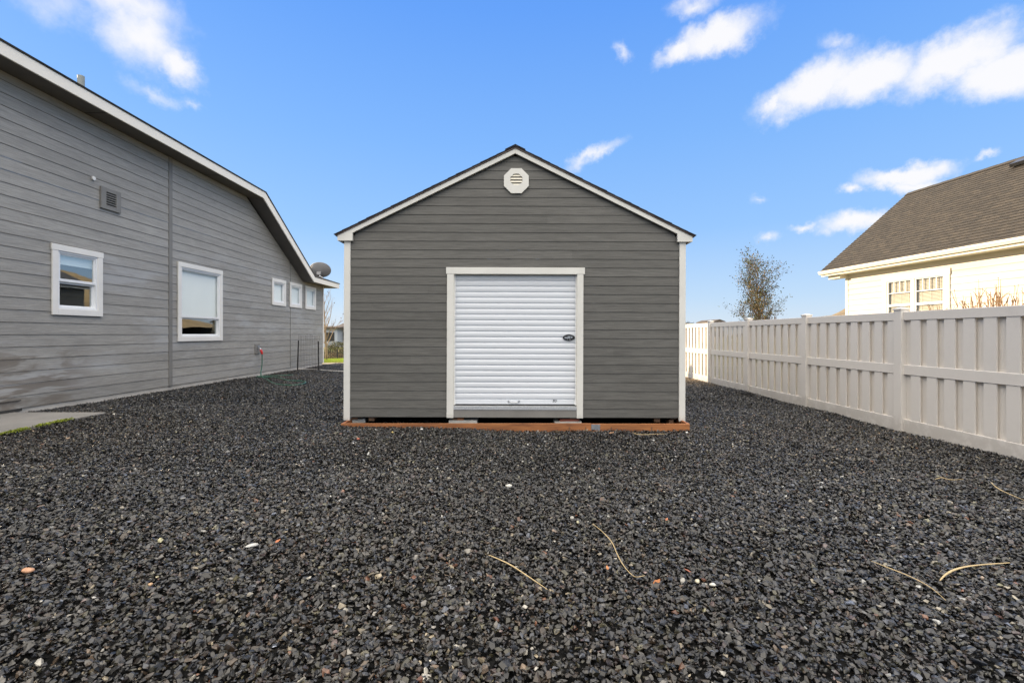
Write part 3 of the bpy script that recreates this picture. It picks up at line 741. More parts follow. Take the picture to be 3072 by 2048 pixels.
for a, b, c, d in holes:                                         # rooms behind the windows
    mb = MB()
    x0, x1 = -D-1.6, -D-.012
    a, b, c, d = a-.1, b+.1, c-.1, d+.1
    mb.poly([(x0, a, c), (x0, b, c), (x0, b, d), (x0, a, d)]); mb.poly([(x0, a, c), (x1, a, c), (x1, b, c), (x0, b, c)]); mb.poly([(x0, a, d), (x1, a, d), (x1, b, d), (x0, b, d)])
    mb.poly([(x0, a, c), (x1, a, c), (x1, a, d), (x0, a, d)]); mb.poly([(x0, b, c), (x1, b, c), (x1, b, d), (x0, b, d)])
    hb(mb, 'room', M['room'])

def house_window(key, split=None, shade=None, hdr=False):
    y0, y1, z0, z1 = wins[key]; X = -D
    w = MB(); tz = .115
    f0 = .018; f1 = .045
    e = .012 if hdr else 0
    w.box(X+f0, X+f1+.004, y0-e, y1+e, z1-tz, z1); w.box(X+f0, X+f1, y0+.001, y0+tz, z0, z1-tz-.001); w.box(X+f0, X+f1, y1-tz, y1-.001, z0, z1-tz-.001)
    w.box(X+f0, X+f1, y0+tz+.001, y1-tz-.001, z0, z0+tz)
    win = hb(w, 'window', M['house_trim'], bevel=.003)
    a, b, c, d = y0+tz, y1-tz, z0+tz, z1-tz
    m = MB(); q = .035
    def ring(mm, a, b, c, d, q, x0, x1):
        mm.box(x0, x1, a, a+q, c, d); mm.box(x0, x1, b-q, b, c, d); mm.box(x0, x1, a+q, b-q, c, c+q); mm.box(x0, x1, a+q, b-q, d-q, d)
    ring(m, a, b, c, d, q, X-.045, X+.03)
    m.build('frame', M['vinyl_white'], win, bevel=.002)
    a, b, c, d = a+q, b-q, c+q, d-q
    if split:
        m = MB(); ring(m, a, b, split, d, .03, X-.02, X+.012); m.box(X-.02, X+.018, a, b, split-.022, split+.03)
        m.build('sash', M['vinyl_white'], win, bevel=.002)
        m = MB(); ring(m, a, b, c, split-.023, .035, X-.05, X-.021); m.build('sash', M['vinyl_white'], win, bevel=.002)
    else:
        m = MB(); ring(m, a, b, c, d, .028, X-.02, X+.006); m.build('sash', M['vinyl_white'], win, bevel=.002)
    gl = M['glass'] if key == 'W1' else M['glass_shaded']
    if split:
        m = MB(); m.poly([(X-.006, a+.02, split), (X-.006, b-.02, split), (X-.006, b-.02, d-.02), (X-.006, a+.02, d-.02)]); m.build('pane', gl, win)
        m = MB(); m.poly([(X-.036, a+.02, c+.02), (X-.036, b-.02, c+.02), (X-.036, b-.02, split), (X-.036, a+.02, split)]); m.build('pane', M['glass'], win)
    else:
        m = MB(); m.poly([(X-.006, a+.02, c+.02), (X-.006, b-.02, c+.02), (X-.006, b-.02, d-.02), (X-.006, a+.02, d-.02)]); m.build('pane', gl, win)
    if shade:
        m = MB(); x = X-.062; m.box(x-.004, x, a-.03, b+.03, shade, d+.02); m.tube([(x, a-.03, shade), (x, b+.03, shade)], .012, 8); m.build('blind', M['shade'], win)
    return win
house_window('W1', 2.49, 2.80, True); house_window('W2', 1.936, 1.90); 
for k in ('S1', 'S2', 'S3'): house_window(k, None, 2.55)

# louvred vent, tap box, low crawl vent
mb = MB(); X = -D
for (a, b, c, d) in ((9.66, 9.78, 4.06, 4.50), (10.03, 10.15, 4.06, 4.50), (9.78, 10.03, 4.06, 4.13), (9.78, 10.03, 4.42, 4.50)): mb.box(X+.01, X+.05, a, b, c, d)
vt = hb(mb, 'wall_vent', M['grey_trim'], bevel=.002)
mb = MB(); mb.poly([(X+.019, 9.78, 4.13), (X+.019, 10.03, 4.13), (X+.019, 10.03, 4.42), (X+.019, 9.78, 4.42)]); mb.build('vent_hole', M['dark'], vt)
mb = MB()
for i in range(6):
    z = 4.135+i*.048; mb.box(X+.022, X+.045, 9.782, 10.028, z, z+.018)
build_each(mb, 'louvre', M['grey_trim'], vt)
mb = MB(); mb.box(X+.005, X+.035, 15.48, 15.76, .84, 1.165); tb = hb(mb, 'tap_plate', M['grey_trim'], bevel=.003)
mb = MB(); mb.tube([(X+.03, 15.62, 1.02), (X+.12, 15.62, 1.02), (X+.14, 15.62, .98)], .02, 8); mb.tube([(X+.07, 15.62, 1.02), (X+.07, 15.62, 1.08)], .012, 6); mb.tube([(X+.07, 15.57, 1.08), (X+.07, 15.67, 1.08)], .012, 6); mb.build('tap', M['metal'], tb)
mb = MB(); mb.tube([(X+.135, 15.62, .985), (X+.16, 15.63, .90), (X+.175, 15.64, .83)], [.03, .042, .03], 10); mb.build('hose_connector', M['red'], tb)
mb = MB(); mb.box(X+.016, X+.030, 7.3, 8.10, ZB+.13, ZB+.142); mb.box(X+.016, X+.024, 7.2, 8.12, ZB-.045, ZB-.0); hb(mb, 'crawl_space_flap', M['dark'])
mb = MB(); mb.tube([(X+.02, 9.50, 4.60), (X+.045, 9.50, 4.60)], .04, 10); mb.build('cap', M['house_trim'], house).location = OFF

# soffit, fascia, roof
mb = MB()
y_k, y_l, y_e = 15.16, 19.03, 21.8
SB, LB = 5.83, 3.58
def strip(mb, pts, x0, x1):
    for (ya, za), (yb_, zb_) in zip(pts[:-1], pts[1:]): mb.poly([(x0, ya, za), (x1, ya, za), (x1, yb_, zb_), (x0, yb_, zb_)])
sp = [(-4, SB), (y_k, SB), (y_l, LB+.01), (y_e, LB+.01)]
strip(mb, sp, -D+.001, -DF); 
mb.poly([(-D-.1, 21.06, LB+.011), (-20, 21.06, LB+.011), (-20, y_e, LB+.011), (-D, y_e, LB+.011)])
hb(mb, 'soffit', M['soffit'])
mb = MB()
for yy in (2.0, 5.66, 9.32, 12.98): mb.box(-D+.02, -DF-.001, yy, yy+.012, SB-.006, SB-.001)
build_each(mb, 'soffit_joint', M['dark'], house, off=OFF)
mb = MB(); x0, x1 = -DF, -DF+.035; hf = .20
def fpiece(a, b, ha, hbb): mb.hexa([(x0, a[0], a[1]), (x1, a[0], a[1]), (x1, b[0], b[1]), (x0, b[0], b[1]), (x0, a[0]+ha[0], a[1]+ha[1]), (x1, a[0]+ha[0], a[1]+ha[1]), (x1, b[0]+hbb[0], b[1]+hbb[1]), (x0, b[0]+hbb[0], b[1]+hbb[1])])
h1 = (0, hf); h2 = (.09, hf); h3 = (.05, .20)
fpiece((-4, SB-.004), (y_k, SB-.004), h1, (.10, hf)); fpiece((y_k, SB-.004), (y_l, LB), (.10, hf), (.09, .20)); fpiece((y_l, LB), (y_e, LB), (.09, .20), (0, .20))
mb.box(-20, -DF-.001, y_e-.035, y_e, LB, LB+.20)
hb(mb, 'fascia', M['house_fascia'])
def shingle_plane(mb, pts, n_course, th=.03):
    """planar polygon with an edge pts[0]-pts[1] along the eave; built as a thick sheet with uv in metres"""
    P = [Vector(p) for p in pts]; e = (P[1]-P[0]).normalized(); nrm = e.cross(P[-1]-P[0]).normalized()
    if nrm.z < 0: nrm = -nrm
    v = nrm.cross(e).normalized()
    if v.z < 0: v = -v
    uv = [((p-P[0]).dot(e), (p-P[0]).dot(v)) for p in P]
    top = [p+nrm*th for p in P]
    mb.poly(top, uv=uv); mb.poly(P[::-1], uv=uv[::-1]); n = len(P)
    for i in range(n):
        j = (i+1) % n; mb.poly([P[i], P[j], top[j], top[i]], uv=[(0,0),(.3,0),(.3,.03),(0,.03)])
xe = -DF+.05; EZ = SB+hf; pit = .45; RX = -11.5; RZ = EZ+pit*(xe-RX); yk2 = y_k+.14; ylo = y_l+.12; LZ = LB+.20
s_ = xe-RX; yr = yk2-pit*s_/.585
mb = MB()
shingle_plane(mb, [(xe, -4, EZ), (xe, yk2, EZ), (RX, yr, RZ), (RX, -4, RZ)], 1)
sF = 9.25; Fp = (xe-sF, ylo-.34*sF/.585, LZ+.34*sF)
shingle_plane(mb, [(xe, ylo, LZ), (xe, yk2, EZ), (RX, yr, RZ), (Fp[0], yr, RZ)], 1)
shingle_plane(mb, [(xe, y_e+.03, LZ), (xe, ylo, LZ), Fp], 1)
shingle_plane(mb, [(xe, y_e+.03, LZ), Fp, (-20, Fp[1], Fp[2]), (-20, y_e+.03, LZ)], 1)
mb.poly([(RX, -4, RZ), (RX, yr, RZ), (-20, yr, RZ-.6), (-20, -4, RZ-.6)])
rf = hb(mb, 'roof', M['grey_roof'])
mb = MB(); px_, py_ = -9.5, 10.47; mb.tube([(px_, py_, 6.5), (px_, py_, 7.17)], .065, 14); mb.build('vent_pipe', M['pipe'], rf)
mb = MB(); px_, py_ = -8.6, 1425*8.6/1450; mb.box(px_-.05, px_+.05, py_-.12, py_+.12, 6.30, 6.435); mb.build('roof_flashing', M['pipe'], rf)

# satellite dish standing on the low roof
dx, dy = -8.46, 20.9; d0 = empty('satellite_dish', (dx, dy, 3.98)); tag(d0, 'grey oval satellite dish on the low end of the house roof', 'satellite dish')
mb = MB(); rings = []; nr, ns = 7, 32
base = Vector((.02, 0, .33))
nrm = Vector((-.10, .93, .36)).normalized(); ua = Vector((1, .12, 0)); ua = (ua-nrm*ua.dot(nrm)).normalized(); va = nrm.cross(ua); va = -va if va.z < 0 else va
for i in range(nr+1):
    t_ = i/nr; row = []
    for k in range(ns):
        a = 2*math.pi*k/ns; q = base+ua*(.46*t_*math.cos(a))+va*(.34*t_*math.sin(a))+nrm*(.11*t_*t_-.09); row.append(q)
    rings.append(row)
for i in range(nr):
    for k in range(ns):
        k2 = (k+1) % ns
        mb.poly([rings[i][k], rings[i][k2], rings[i+1][k2], rings[i+1][k]] if i else [rings[0][0], rings[1][k2], rings[1][k]])
o = mb.build('reflector', M['dish'], d0, smooth=True); so = o.modifiers.new('thick', 'SOLIDIFY'); so.thickness = .012
mb = MB(); mb.tube([(0, 0, -.35), (0, -.02, .12), (.0, -.10, .22)], .028, 8); mb.box(-.09, .09, -.12, -.0, .10, .24); mb.tube([(.04, -.14, .06), (.2, -.16, -.04)], .014, 6); mb.build('mast', M['metal'], d0)
mb = MB(); mb.tube([base-va*.3+nrm*0, base-va*.32+nrm*.45+Vector((0,0,.02))], .016, 6); mb.build('feed_arm', M['metal'], d0)

# ------------------------------------------------------------------ vinyl fence on the right
FX = 6.06
fence = empty('privacy_fence', (FX, 7.43, 0)); tag(fence, 'tall almond vinyl board privacy fence along the right of the gravel yard', 'fence')
mb = MB(); mb.box(-.035, .095, -.0725, .0725, -.1, 1.862); post0 = mb.build('post', M['vinyl'], fence, bevel=.006)
mb = MB(); mb.hexa([(-.045,-.083,1.862),(.105,-.083,1.862),(.105,.083,1.862),(-.045,.083,1.862),(-.045,-.083,1.885),(.105,-.083,1.885),(.105,.083,1.885),(-.045,.083,1.885)])
mb.poly([(-.045,-.083,1.885),(.105,-.083,1.885),(.03,0,1.912)]); mb.poly([(.105,-.083,1.885),(.105,.083,1.885),(.03,0,1.912)]); mb.poly([(.105,.083,1.885),(-.045,.083,1.885),(.03,0,1.912)]); mb.poly([(-.045,.083,1.885),(-.045,-.083,1.885),(.03,0,1.912)])
mb.build('post_cap', M['vinyl'], post0)
S = 2.40; pw = .0725
mb = MB(); a, b = pw, S-pw; nb = 8; step = (b-a-.02)/(nb)
for (z0, z1) in ((.17, .87), (1.01, 1.71)):
    for i in range(nb):
        y = a+.01+i*step
        mb.box(.008, .032, y, y+.163, z0, z1)                   # front boards
        mb.box(.054, .070, y+.128, y+step+.035, z0, z1)         # boards behind
panel0 = mb.build('panel', M['vinyl'], fence, bevel=.002)
mb = MB()
for z0, z1 in ((-.03, .175), (.863, 1.014), (1.70, 1.831)): mb.box(0, .078, a-.005, b+.005, z0, z1)
build_each(mb, 'rail', M['vinyl'], panel0, bevel=.006)
yp = [7.43-2*S, 7.43-S, 9.82, 12.22, 14.56, 16.96, 19.36, 21.76, 24.16]
for y in yp:
    c = copy_tree(post0, fence); c.location = (0, y-7.43, 0)
allp = sorted(yp+[7.43])
for a_, b_ in zip(allp[:-1], allp[1:]):
    if a_ == 7.43: continue
    c = copy_tree(panel0, fence); c.location = (0, a_-7.43, 0)
    # ground falls or rises a touch

# ------------------------------------------------------------------ neighbour's house
nb_ = empty('neighbour_house', (11.2, 15.9, 0), R(6)); tag(nb_, 'cream lap-sided house with brown shingle roof behind the fence', 'house')
ny0 = -14; NE = 3.47
nw = dict(a=(-3.41, -1.39, 1.45, 3.23))
TN = lambda u, z, n: (-n, u, z)
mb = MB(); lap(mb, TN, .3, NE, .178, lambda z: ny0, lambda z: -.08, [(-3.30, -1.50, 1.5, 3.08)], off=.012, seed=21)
mb.build('wall', M['neighbour_siding'], nb_)
mb = MB()
mb.poly([(.01, -.001, 0), (6.2, -.001, 0), (6.2, -.001, NE), (2.83, -.001, 6.2), (.01, -.001, NE+.3)]); mb.box(.0, 6.2, ny0, -.01, -.1, .3); mb.box(6.1, 6.2, ny0, -.01, .3, NE); mb.box(0.02, 6.1, ny0, ny0+.05, .3, NE)
mb.build('end_wall', M['cream'], nb_)
mb = MB(); mb.box(-.03, .06, -.08, .02, .2, NE); mb.build('corner_trim', M['cream'], nb_, bevel=.003)
mb = MB(); mb.box(-.45, -.001, ny0, .50, NE, NE+.02); mb.build('soffit', M['cream'], nb_)
mb = MB(); mb.box(-.475, -.45, ny0, .53, NE-.015, NE+.14); mb.box(-.475, 2.9, .53, .55, NE+.0, NE+.14); mb.build('fascia', M['cream'], nb_)
mb = MB()                                                        # gutter with a rolled front
gp = [(-.477, NE+.045), (-.56, NE+.05), (-.575, NE+.09), (-.592, NE+.10), (-.592, NE+.16), (-.477, NE+.16)]
mb.prism([(x, .55, z) for x, z in gp], (0, ny0-.55, 0)); mb.build('gutter', M['cream'], nb_)
mb = MB(); mb.box(-.29, -.032, -.06, .45, NE-.115, NE-.001); mb.build('eave_box', M['cream'], nb_, bevel=.003)
mb = MB(); sl = math.atan(.84); cs, sn = math.cos(sl), math.sin(sl); Lr = (2.83+.52)/cs; n = int(Lr/.14)+1
for k in range(n):
    a = k*.14; b = min(a+.14, Lr)
    if b <= a: continue
    def pt(t, h, y): return (-.52+t*cs-h*sn, y, NE+.155+t*sn+h*cs)
    y0_, y1_ = ny0, .56
    mb.poly([pt(a, .016, y0_), pt(a, .016, y1_), pt(b, .004, y1_), pt(b, .004, y0_)], uv=[(y0_, k*.14), (y1_, k*.14), (y1_, k*.14+.139), (y0_, k*.14+.139)])
    mb.poly([pt(a, -.004, y0_), pt(a, -.004, y1_), pt(a, .016, y1_), pt(a, .016, y0_)], uv=[(y0_, k*.14)]*4)
    mb.poly([pt(a, -.03, y1_), pt(b, -.03, y1_), pt(b, .004, y1_), pt(a, .016, y1_)], uv=[(0, 0)]*4)
pr = pt(Lr, .0, 0); 
mb.poly([(pr[0], ny0, pr[2]), (pr[0], .56, pr[2]), (pr[0]+3.35, .56, pr[2]-2.81), (pr[0]+3.35, ny0, pr[2]-2.81)], uv=[(0,0),(14,0),(14,4),(0,4)])
for i in range(60):
    y0_ = .56-i*.235; mb.prism([(pr[0]-.13, y0_, pr[2]-.075-.001*(i%2)), (pr[0], y0_, pr[2]+.024+.004*(i%2)), (pr[0]+.13, y0_, pr[2]-.075)], (0, -.235, 0))
nroof = mb.build('roof', M['brown_roof'], nb_)
# roof vent near the ridge: px (2845-2890, 535-560)
mb = MB(); vy = -3.15; tt = Lr-.42
def rp(t, h, y): return (-.52+t*cs-h*sn, y, NE+.155+t*sn+h*cs)
mb.hexa([rp(tt-.16, .06, vy-.2), rp(tt+.16, .0, vy-.2), rp(tt+.16, .0, vy+.2), rp(tt-.16, .06, vy+.2), rp(tt-.14, .15, vy-.18), rp(tt+.15, .09, vy-.18), rp(tt+.15, .09, vy+.18), rp(tt-.14, .15, vy+.18)])
mb.hexa([rp(tt-.12, .0, vy-.13), rp(tt+.12, .0, vy-.13), rp(tt+.12, .0, vy+.13), rp(tt-.12, .0, vy+.13), rp(tt-.12, .07, vy-.13), rp(tt+.12, .05, vy-.13), rp(tt+.12, .05, vy+.13), rp(tt-.12, .07, vy+.13)])
mb.build('roof_vent', M['black'], nroof)
# window with blinds
mb = MB(); mb.box(-.05, -.008, -3.43, -1.37, 3.06, 3.23); mb.box(-.04, -.008, -3.41, -3.26, 1.5, 3.059); mb.box(-.04, -.008, -1.54, -1.39, 1.5, 3.059); mb.box(-.04, .03, -2.42, -2.34, 1.5, 3.059)
nwin = mb.build('window', M['cream'], nb_, bevel=.003)
for (a, b) in ((-3.26, -2.42), (-2.34, -1.54)):
    mb = MB(); q = .04
    for (c, d) in ((2.33, 3.059), (1.55, 2.328)):
        mb.box(-.02, .02, a+.001, a+q, c, d); mb.box(-.02, .02, b-q, b-.001, c, d); mb.box(-.02, .02, a+q, b-q, c, c+q); mb.box(-.02, .02, a+q, b-q, d-q*.6, d)
    sash = mb.build('sash', M['vinyl_white'], nwin, bevel=.002)
    mb = MB(); mb.box(-.008, .012, a+q, b-q, 2.69, 2.71)
    for k in (1, 2, 3): u = a+q+(b-a-2*q)*k/4; mb.box(-.008, .012, u-.009, u+.009, 2.711, 3.035)
    build_each(mb, 'muntin', M['vinyl_white'], nwin)
    mb = MB(); mb.poly([(.014, a+q*.5, 1.57), (.014, b-q*.5, 1.57), (.014, b-q*.5, 3.04), (.014, a+q*.5, 3.04)]); mb.build('pane', M['glass_shaded'], nwin)
    mb = MB(); z = 1.6
    while z < 3.02:
        mb.poly([(.045, a+.012, z), (.045, b-.03, z), (.066, b-.03, z+.029), (.066, a+.012, z+.029)]); z += .037
    for u in (a+.15, b-.15, (a+b)/2): mb.box(.036, .038, u-.004, u+.004, 1.6, 3.03)
    mb.build('blind', M['blind'], nwin)
mb = MB(); x0, x1 = .004, 1.5
mb.poly([(x1,-3.6,1.3),(x1,-1.2,1.3),(x1,-1.2,3.3),(x1,-3.6,3.3)]); mb.poly([(x0,-3.6,1.3),(x1,-3.6,1.3),(x1,-3.6,3.3),(x0,-3.6,3.3)]); mb.poly([(x0,-1.2,1.3),(x1,-1.2,1.3),(x1,-1.2,3.3),(x0,-1.2,3.3)]); mb.poly([(x0,-3.6,3.3),(x1,-3.6,3.3),(x1,-1.2,3.3),(x0,-1.2,3.3)]); mb.poly([(x0,-3.6,1.3),(x1,-3.6,1.3),(x1,-1.2,1.3),(x0,-1.2,1.3)])
mb.build('room', M['room'], nb_)

# ------------------------------------------------------------------ trees and shrubs
def branchy(seed, base, trunk_h, r0, levels, specs, lean=(0, 0)):
    """returns (MB of wood, list of twig points). specs per level: (count, length, angle, up)"""
    rd = random.Random(seed); mb = MB(); tips = []
    def grow(p, d, length, r, lev):
        n = 6 if lev == 0 else (5 if lev == 1 else 3); pts = [p]; rad = [r]; q = p.copy(); dd = d.copy()
        for i in range(n):
            w_ = .08 if lev else .025; dd = (dd+Vector((rd.gauss(0, w_), rd.gauss(0, w_), rd.gauss(0, .05)+(.07 if lev else .03)))).normalized()
            q = q+dd*(length/n); pts.append(q.copy()); rad.append(max(.0022, r*(1-.82*(i+1)/n)))
        mb.tube(pts, rad, 7 if lev == 0 else (5 if lev == 1 else 3), cap=lev == 0)
        if lev >= levels-1: 
            for a in pts[1:]: tips.append((a.copy(), dd.copy()))
        if lev+1 < levels:
            cnt, lr, ang, up = specs[lev]
            for k in range(cnt):
                t_ = (.22+.76*(k+rd.random()*.7)/cnt) if lev == 0 else rd.uniform(.2, .98); i = min(int(t_*n), n-1); f_ = t_*n-i
                a = pts[i].lerp(pts[i+1], f_); az = rd.uniform(0, 2*math.pi) if lev else k*2.4+rd.uniform(-.4, .4)
                ax = dd.orthogonal().normalized(); ax.rotate(Matrix.Rotation(az, 3, dd))
                nd = (dd*math.cos(R(ang))+ax*math.sin(R(ang))+Vector((0, 0, up))).normalized()
                L_ = length*lr*(1-.45*t_ if lev == 0 else 1)*rd.uniform(.6, 1.15)
                grow(a, nd, L_, max(.003, rad[i]*.55), lev+1)
    grow(Vector(base), Vector((lean[0], lean[1], 1)).normalized(), trunk_h, r0, 0)
    return mb, tips
LEAFT = (np.array([[-1, 0, 0], [0, -.5, .05], [1, 0, 0], [0, .5, -.05]], float), np.array([[0, 1, 2], [0, 2, 3]]))
def leaves(name, pts, size, palette, parent, m, jitter=.05):
    P = np.array([[p.x, p.y, p.z] for p in pts]); P = P+rng.normal(0, jitter, P.shape); n = len(P)
    pal = np.array(palette); cols = pal[rng.integers(0, len(pal), n)]*rng.uniform(.6, 1.4, (n, 1))
    o = scatter(name, P, rng.uniform(.6, 1.3, n)*size, [LEAFT], cols, 1.0, m); o.parent = parent; o.location = (-parent.location.x, -parent.location.y, -parent.location.z); return o
def tree(name, label, cat, base, th, r0, specs, seed, barkm, leafspec=None, group=None, levels=None, lean=(0,0)):
    root = empty(name, base); tag(root, label, cat, group)
    mb, tips = branchy(seed, base, th, r0, levels or len(specs)+1, specs, lean)
    o = mb.build('trunk', barkm, root, smooth=True, off=(-base[0], -base[1], -base[2]))
    if leafspec:
        k, size, pal, jit = leafspec; rd = random.Random(seed)
        pts = [a for a, d in rd.choices(tips, k=k)]
        leaves('crown', pts, size, pal, root, M['leaf'], jit)
    return root
OR = [(.16, .12, .03), (.08, .095, .03), (.06, .08, .03), (.17, .10, .03), (.05, .055, .035), (.05, .06, .03)]
td = 25.0
tree('pear_tree', 'sparse upright tree with thin autumn leaves behind the fence', 'tree', (pxd(2288, td), td, -.2), 4.85, .10,
     [(36, .44, 44, .20), (9, .45, 42, .12), (4, .5, 38, .1)], 12, M['bark'], (5200, .046, OR, .13))
bd_ = 25.2
tree('young_tree', 'bare young tree with upright twigs behind the far corner of the grey house', 'tree', (pxd(980, bd_), bd_, -.05), 3.6, .07,
     [(16, .50, 32, .25), (7, .42, 30, .2)], 5, M['pale_bark'], (110, .035, [(.2, .1, .06), (.12, .08, .05)], .02), lean=(.03, 0))
# bare shrubs by the neighbour's wall
shrub_x = [(2865, 9.7, 2.25), (2925, 9.3, 2.45), (2965, 9.6, 2.62), (3010, 9.2, 2.45), (3055, 9.5, 2.6), (3110, 9.2, 2.55), (2820, 9.9, 2.0), (3170, 9.3, 2.5)]
names = ['first bare tan shrub stems beside the neighbour window, left of the bare row', 'bare tan shrub second in the row right of the neighbour window', 'tallest bare tan shrub in the row before the neighbour wall',
         'bare tan shrub fourth in the row before the neighbour wall', 'bare tan shrub by the right edge of the photo above the fence', 'bare tan shrub beyond the right picture edge', 'lowest bare reddish shrub in front of the neighbour window', 'bare tan shrub furthest right beyond the picture edge']
for i, ((px, d, top), lb) in enumerate(zip(shrub_x, names)):
    if px > 3080: continue
    x = pxd(px, d); root = empty('bare_shrub', (x, d, 0)); tag(root, lb, 'shrub', 'bare shrubs before the neighbour wall')
    rd = random.Random(50+i); mb = MB(); tp = []
    for k in range(24):
        a = rd.uniform(0, 2*math.pi); sp_ = rd.uniform(.05, .42); hh = top*rd.uniform(.72, 1.0)
        p = Vector((rd.gauss(0, .05), rd.gauss(0, .05), 0)); pts = [p]; rad = [.014]; q = p
        for j in range(7):
            q = q+Vector((math.cos(a)*sp_/7+rd.gauss(0, .018), math.sin(a)*sp_/7+rd.gauss(0, .018), hh/7)); pts.append(q.copy()); rad.append(.014*(1-.8*(j+1)/7))
        mb.tube(pts, rad, 4, cap=False); tp.append(q.copy())
        for j in range(5):
            b = pts[rd.randint(3, 6)]; e = b+Vector((rd.gauss(0, .09), rd.gauss(0, .09), rd.uniform(.1, .32))); mb.tube([b, b.lerp(e, .5)+Vector((rd.gauss(0,.015), 0, .02)), e], [.0075, .006, .004], 3, cap=False)
            if rd.random() < .3: tp.append(e)
    mb.build('stems', M['stem'], root)
    P = np.array([[p.x, p.y, p.z] for p in tp]); n = len(P)
    o = scatter('buds', P, rng.uniform(.006, .016, n), [hull_template(7, 70+q, .8) for q in range(3)], np.array([[.07, .04, .02]])*rng.uniform(.5, 1.5, (n, 1)), .5, M['leaf']); o.parent = root

def bush(name, label, cat, c, size, n, leaf, pal, group=None, woodm=None):
    root = empty(name, c); tag(root, label, cat, group)
    u = rng.normal(0, 1, (n, 3)); u /= np.linalg.norm(u, axis=1)[:, None]; r = rng.uniform(.45, 1.0, n)**.6
    P = u*r[:, None]*np.array(size); lump = 1+.22*np.sin(u[:, 0]*5+1)*np.sin(u[:, 2]*4+2)*np.cos(u[:, 1]*4); P = P*lump[:, None]; P[:, 2] = np.abs(P[:, 2]+size[2]*.85)
    pal = np.array(pal); cols = pal[rng.integers(0, len(pal), n)]*rng.uniform(.5, 1.5, (n, 1))
    o = scatter('crown', P, rng.uniform(.7, 1.3, n)*leaf, [LEAFT], cols, 1.0, M['leaf']); o.parent = root
    mb = MB(); rd = random.Random(n)
    for k in range(9):
        a = rd.uniform(0, 6.28); mb.tube([(0, 0, -.3), (math.cos(a)*size[0]*.3, math.sin(a)*size[1]*.3, size[2]*.8), (math.cos(a)*size[0]*.7, math.sin(a)*size[1]*.7, size[2]*1.5)], [.03, .02, .006], 4, cap=False)
    mb.build('stems', M['bark'], root); return root
GR = [(.05, .065, .02), (.09, .10, .035), (.035, .04, .018)]
bush('round_shrub', 'dark green shrub behind the black iron fence', 'shrub', (pxd(1018, 33), 33, -.2), (1.0, .7, .65), 5200, .035, GR+[(.2, .16, .08)])
bush('dry_shrub', 'low tan dry shrub at the foot of the dark green shrub', 'shrub', (pxd(990, 32), 32, -.35), (.9, .6, .35), 1800, .04, [(.22, .17, .09), (.14, .10, .05)])
# distant trees over the fence beside the shed
for i, (px, d, top, w) in enumerate(((2068, 70, 962, 1.1), (2045, 72, 958, 1.3), (2085, 74, 968, .8))):
    z1 = pzd(top, d); bush('distant_tree', ['small dark tree on the skyline between shed and fence', 'largest dark tree on the skyline behind the edge of the shed', 'lowest dark treetop on the skyline above the sunlit fence panel'][i], 'tree', (pxd(px, d), d, 0.), (w, w, z1/1.9), 1500, .09, [(.07, .06, .045), (.05, .055, .035)], 'trees on the skyline')

# lawn blades behind the yard
def lawn():
    n = 26000; x = rng.uniform(-11.5, -4.5, n); y = rng.uniform(22.9, 27.5, n); z = Hn(x, y)
    h = rng.uniform(.05, .12, n); a = rng.uniform(0, 2*np.pi, n); lx, ly = rng.normal(0, .025, n), rng.normal(0, .025, n); w = .006
    V = np.empty((n, 3, 3)); V[:, 0] = np.stack([x-w*np.cos(a), y-w*np.sin(a), z], -1); V[:, 1] = np.stack([x+w*np.cos(a), y+w*np.sin(a), z], -1); V[:, 2] = np.stack([x+lx, y+ly, z+h], -1)
    me = bpy.data.meshes.new('grass'); me.from_pydata(V.reshape(-1, 3).tolist(), [], np.arange(3*n).reshape(-1, 3).tolist())
    col = np.array([.38, .48, .05])*rng.uniform(.6, 1.4, (n, 1)); ca = me.color_attributes.new('col', 'FLOAT_COLOR', 'POINT')
    ca.data.foreach_set('color', np.concatenate([np.repeat(col, 3, 0), np.ones((3*n, 1))], 1).astype(np.float32).ravel()); me.materials.append(M['leaf'])
    o = bpy.data.objects.new('grass', me); C.objects.link(o); tag(o, 'sunlit green grass behind the grey house', 'grass', kind='stuff')
lawn()

# black iron fence
ify = 30.0; izb = -.22; fe = empty('iron_fence', (pxd(1000, ify), ify, izb)); tag(fe, 'low black iron picket fence behind the sunlit grass', 'fence')
mb = MB(); w = 2.6; n = int(2*w/.115)
for i in range(n+1): x = -w+i*.115; mb.box(x-.009, x+.009, -.009, .009, .02, .70)
mb.box(-w, w, -.014, .014, .10, .125); mb.box(-w, w, -.014, .014, .52, .55)
mb.build('pickets', M['iron'], fe)
for x in (-w, 0.25, w): mb = MB(); mb.box(x-.03, x+.03, -.03, .03, -.1, .78); mb.build('post', M['iron'], fe)

# far houses
def far_house(label, x0, x1, y, d, z0, z1, zr, wallm, roofm, ridge='x'):
    r = empty('distant_house', ((x0+x1)/2, y, z0)); tag(r, label, 'house', 'houses in the distance')
    hw = (x1-x0)/2; mb = MB(); mb.box(-hw, hw, 0, d, -1, z1-z0); mb.build('wall', wallm, r)
    mb = MB(); o = .4; zt = zr-z0; ze = z1-z0
    if ridge == 'x': mb.prism([(-hw-o, -o, ze), (-hw-o, d/2, zt), (-hw-o, d+o, ze), (-hw-o, d+o, ze-.18), (-hw-o, -o, ze-.18)], (2*hw+2*o, 0, 0))
    else: mb.prism([(-hw-o, -o, ze), (0, -o, zt), (hw+o, -o, ze), (hw+o, -o, ze-.18), (-hw-o, -o, ze-.18)][::-1], (0, d+2*o, 0))
    mb.build('roof', roofm, r)
    for k in (-.4, .4):
        mb = MB(); mb.box(k*hw*1.1-.6, k*hw*1.1+.6, -.04, -.001, 1.0, 2.1); mb.build('window', M['dark'], r)
    return r
M['far_wall'] = plain('far wall', (.36, .40, .45), .8, .08, .5)
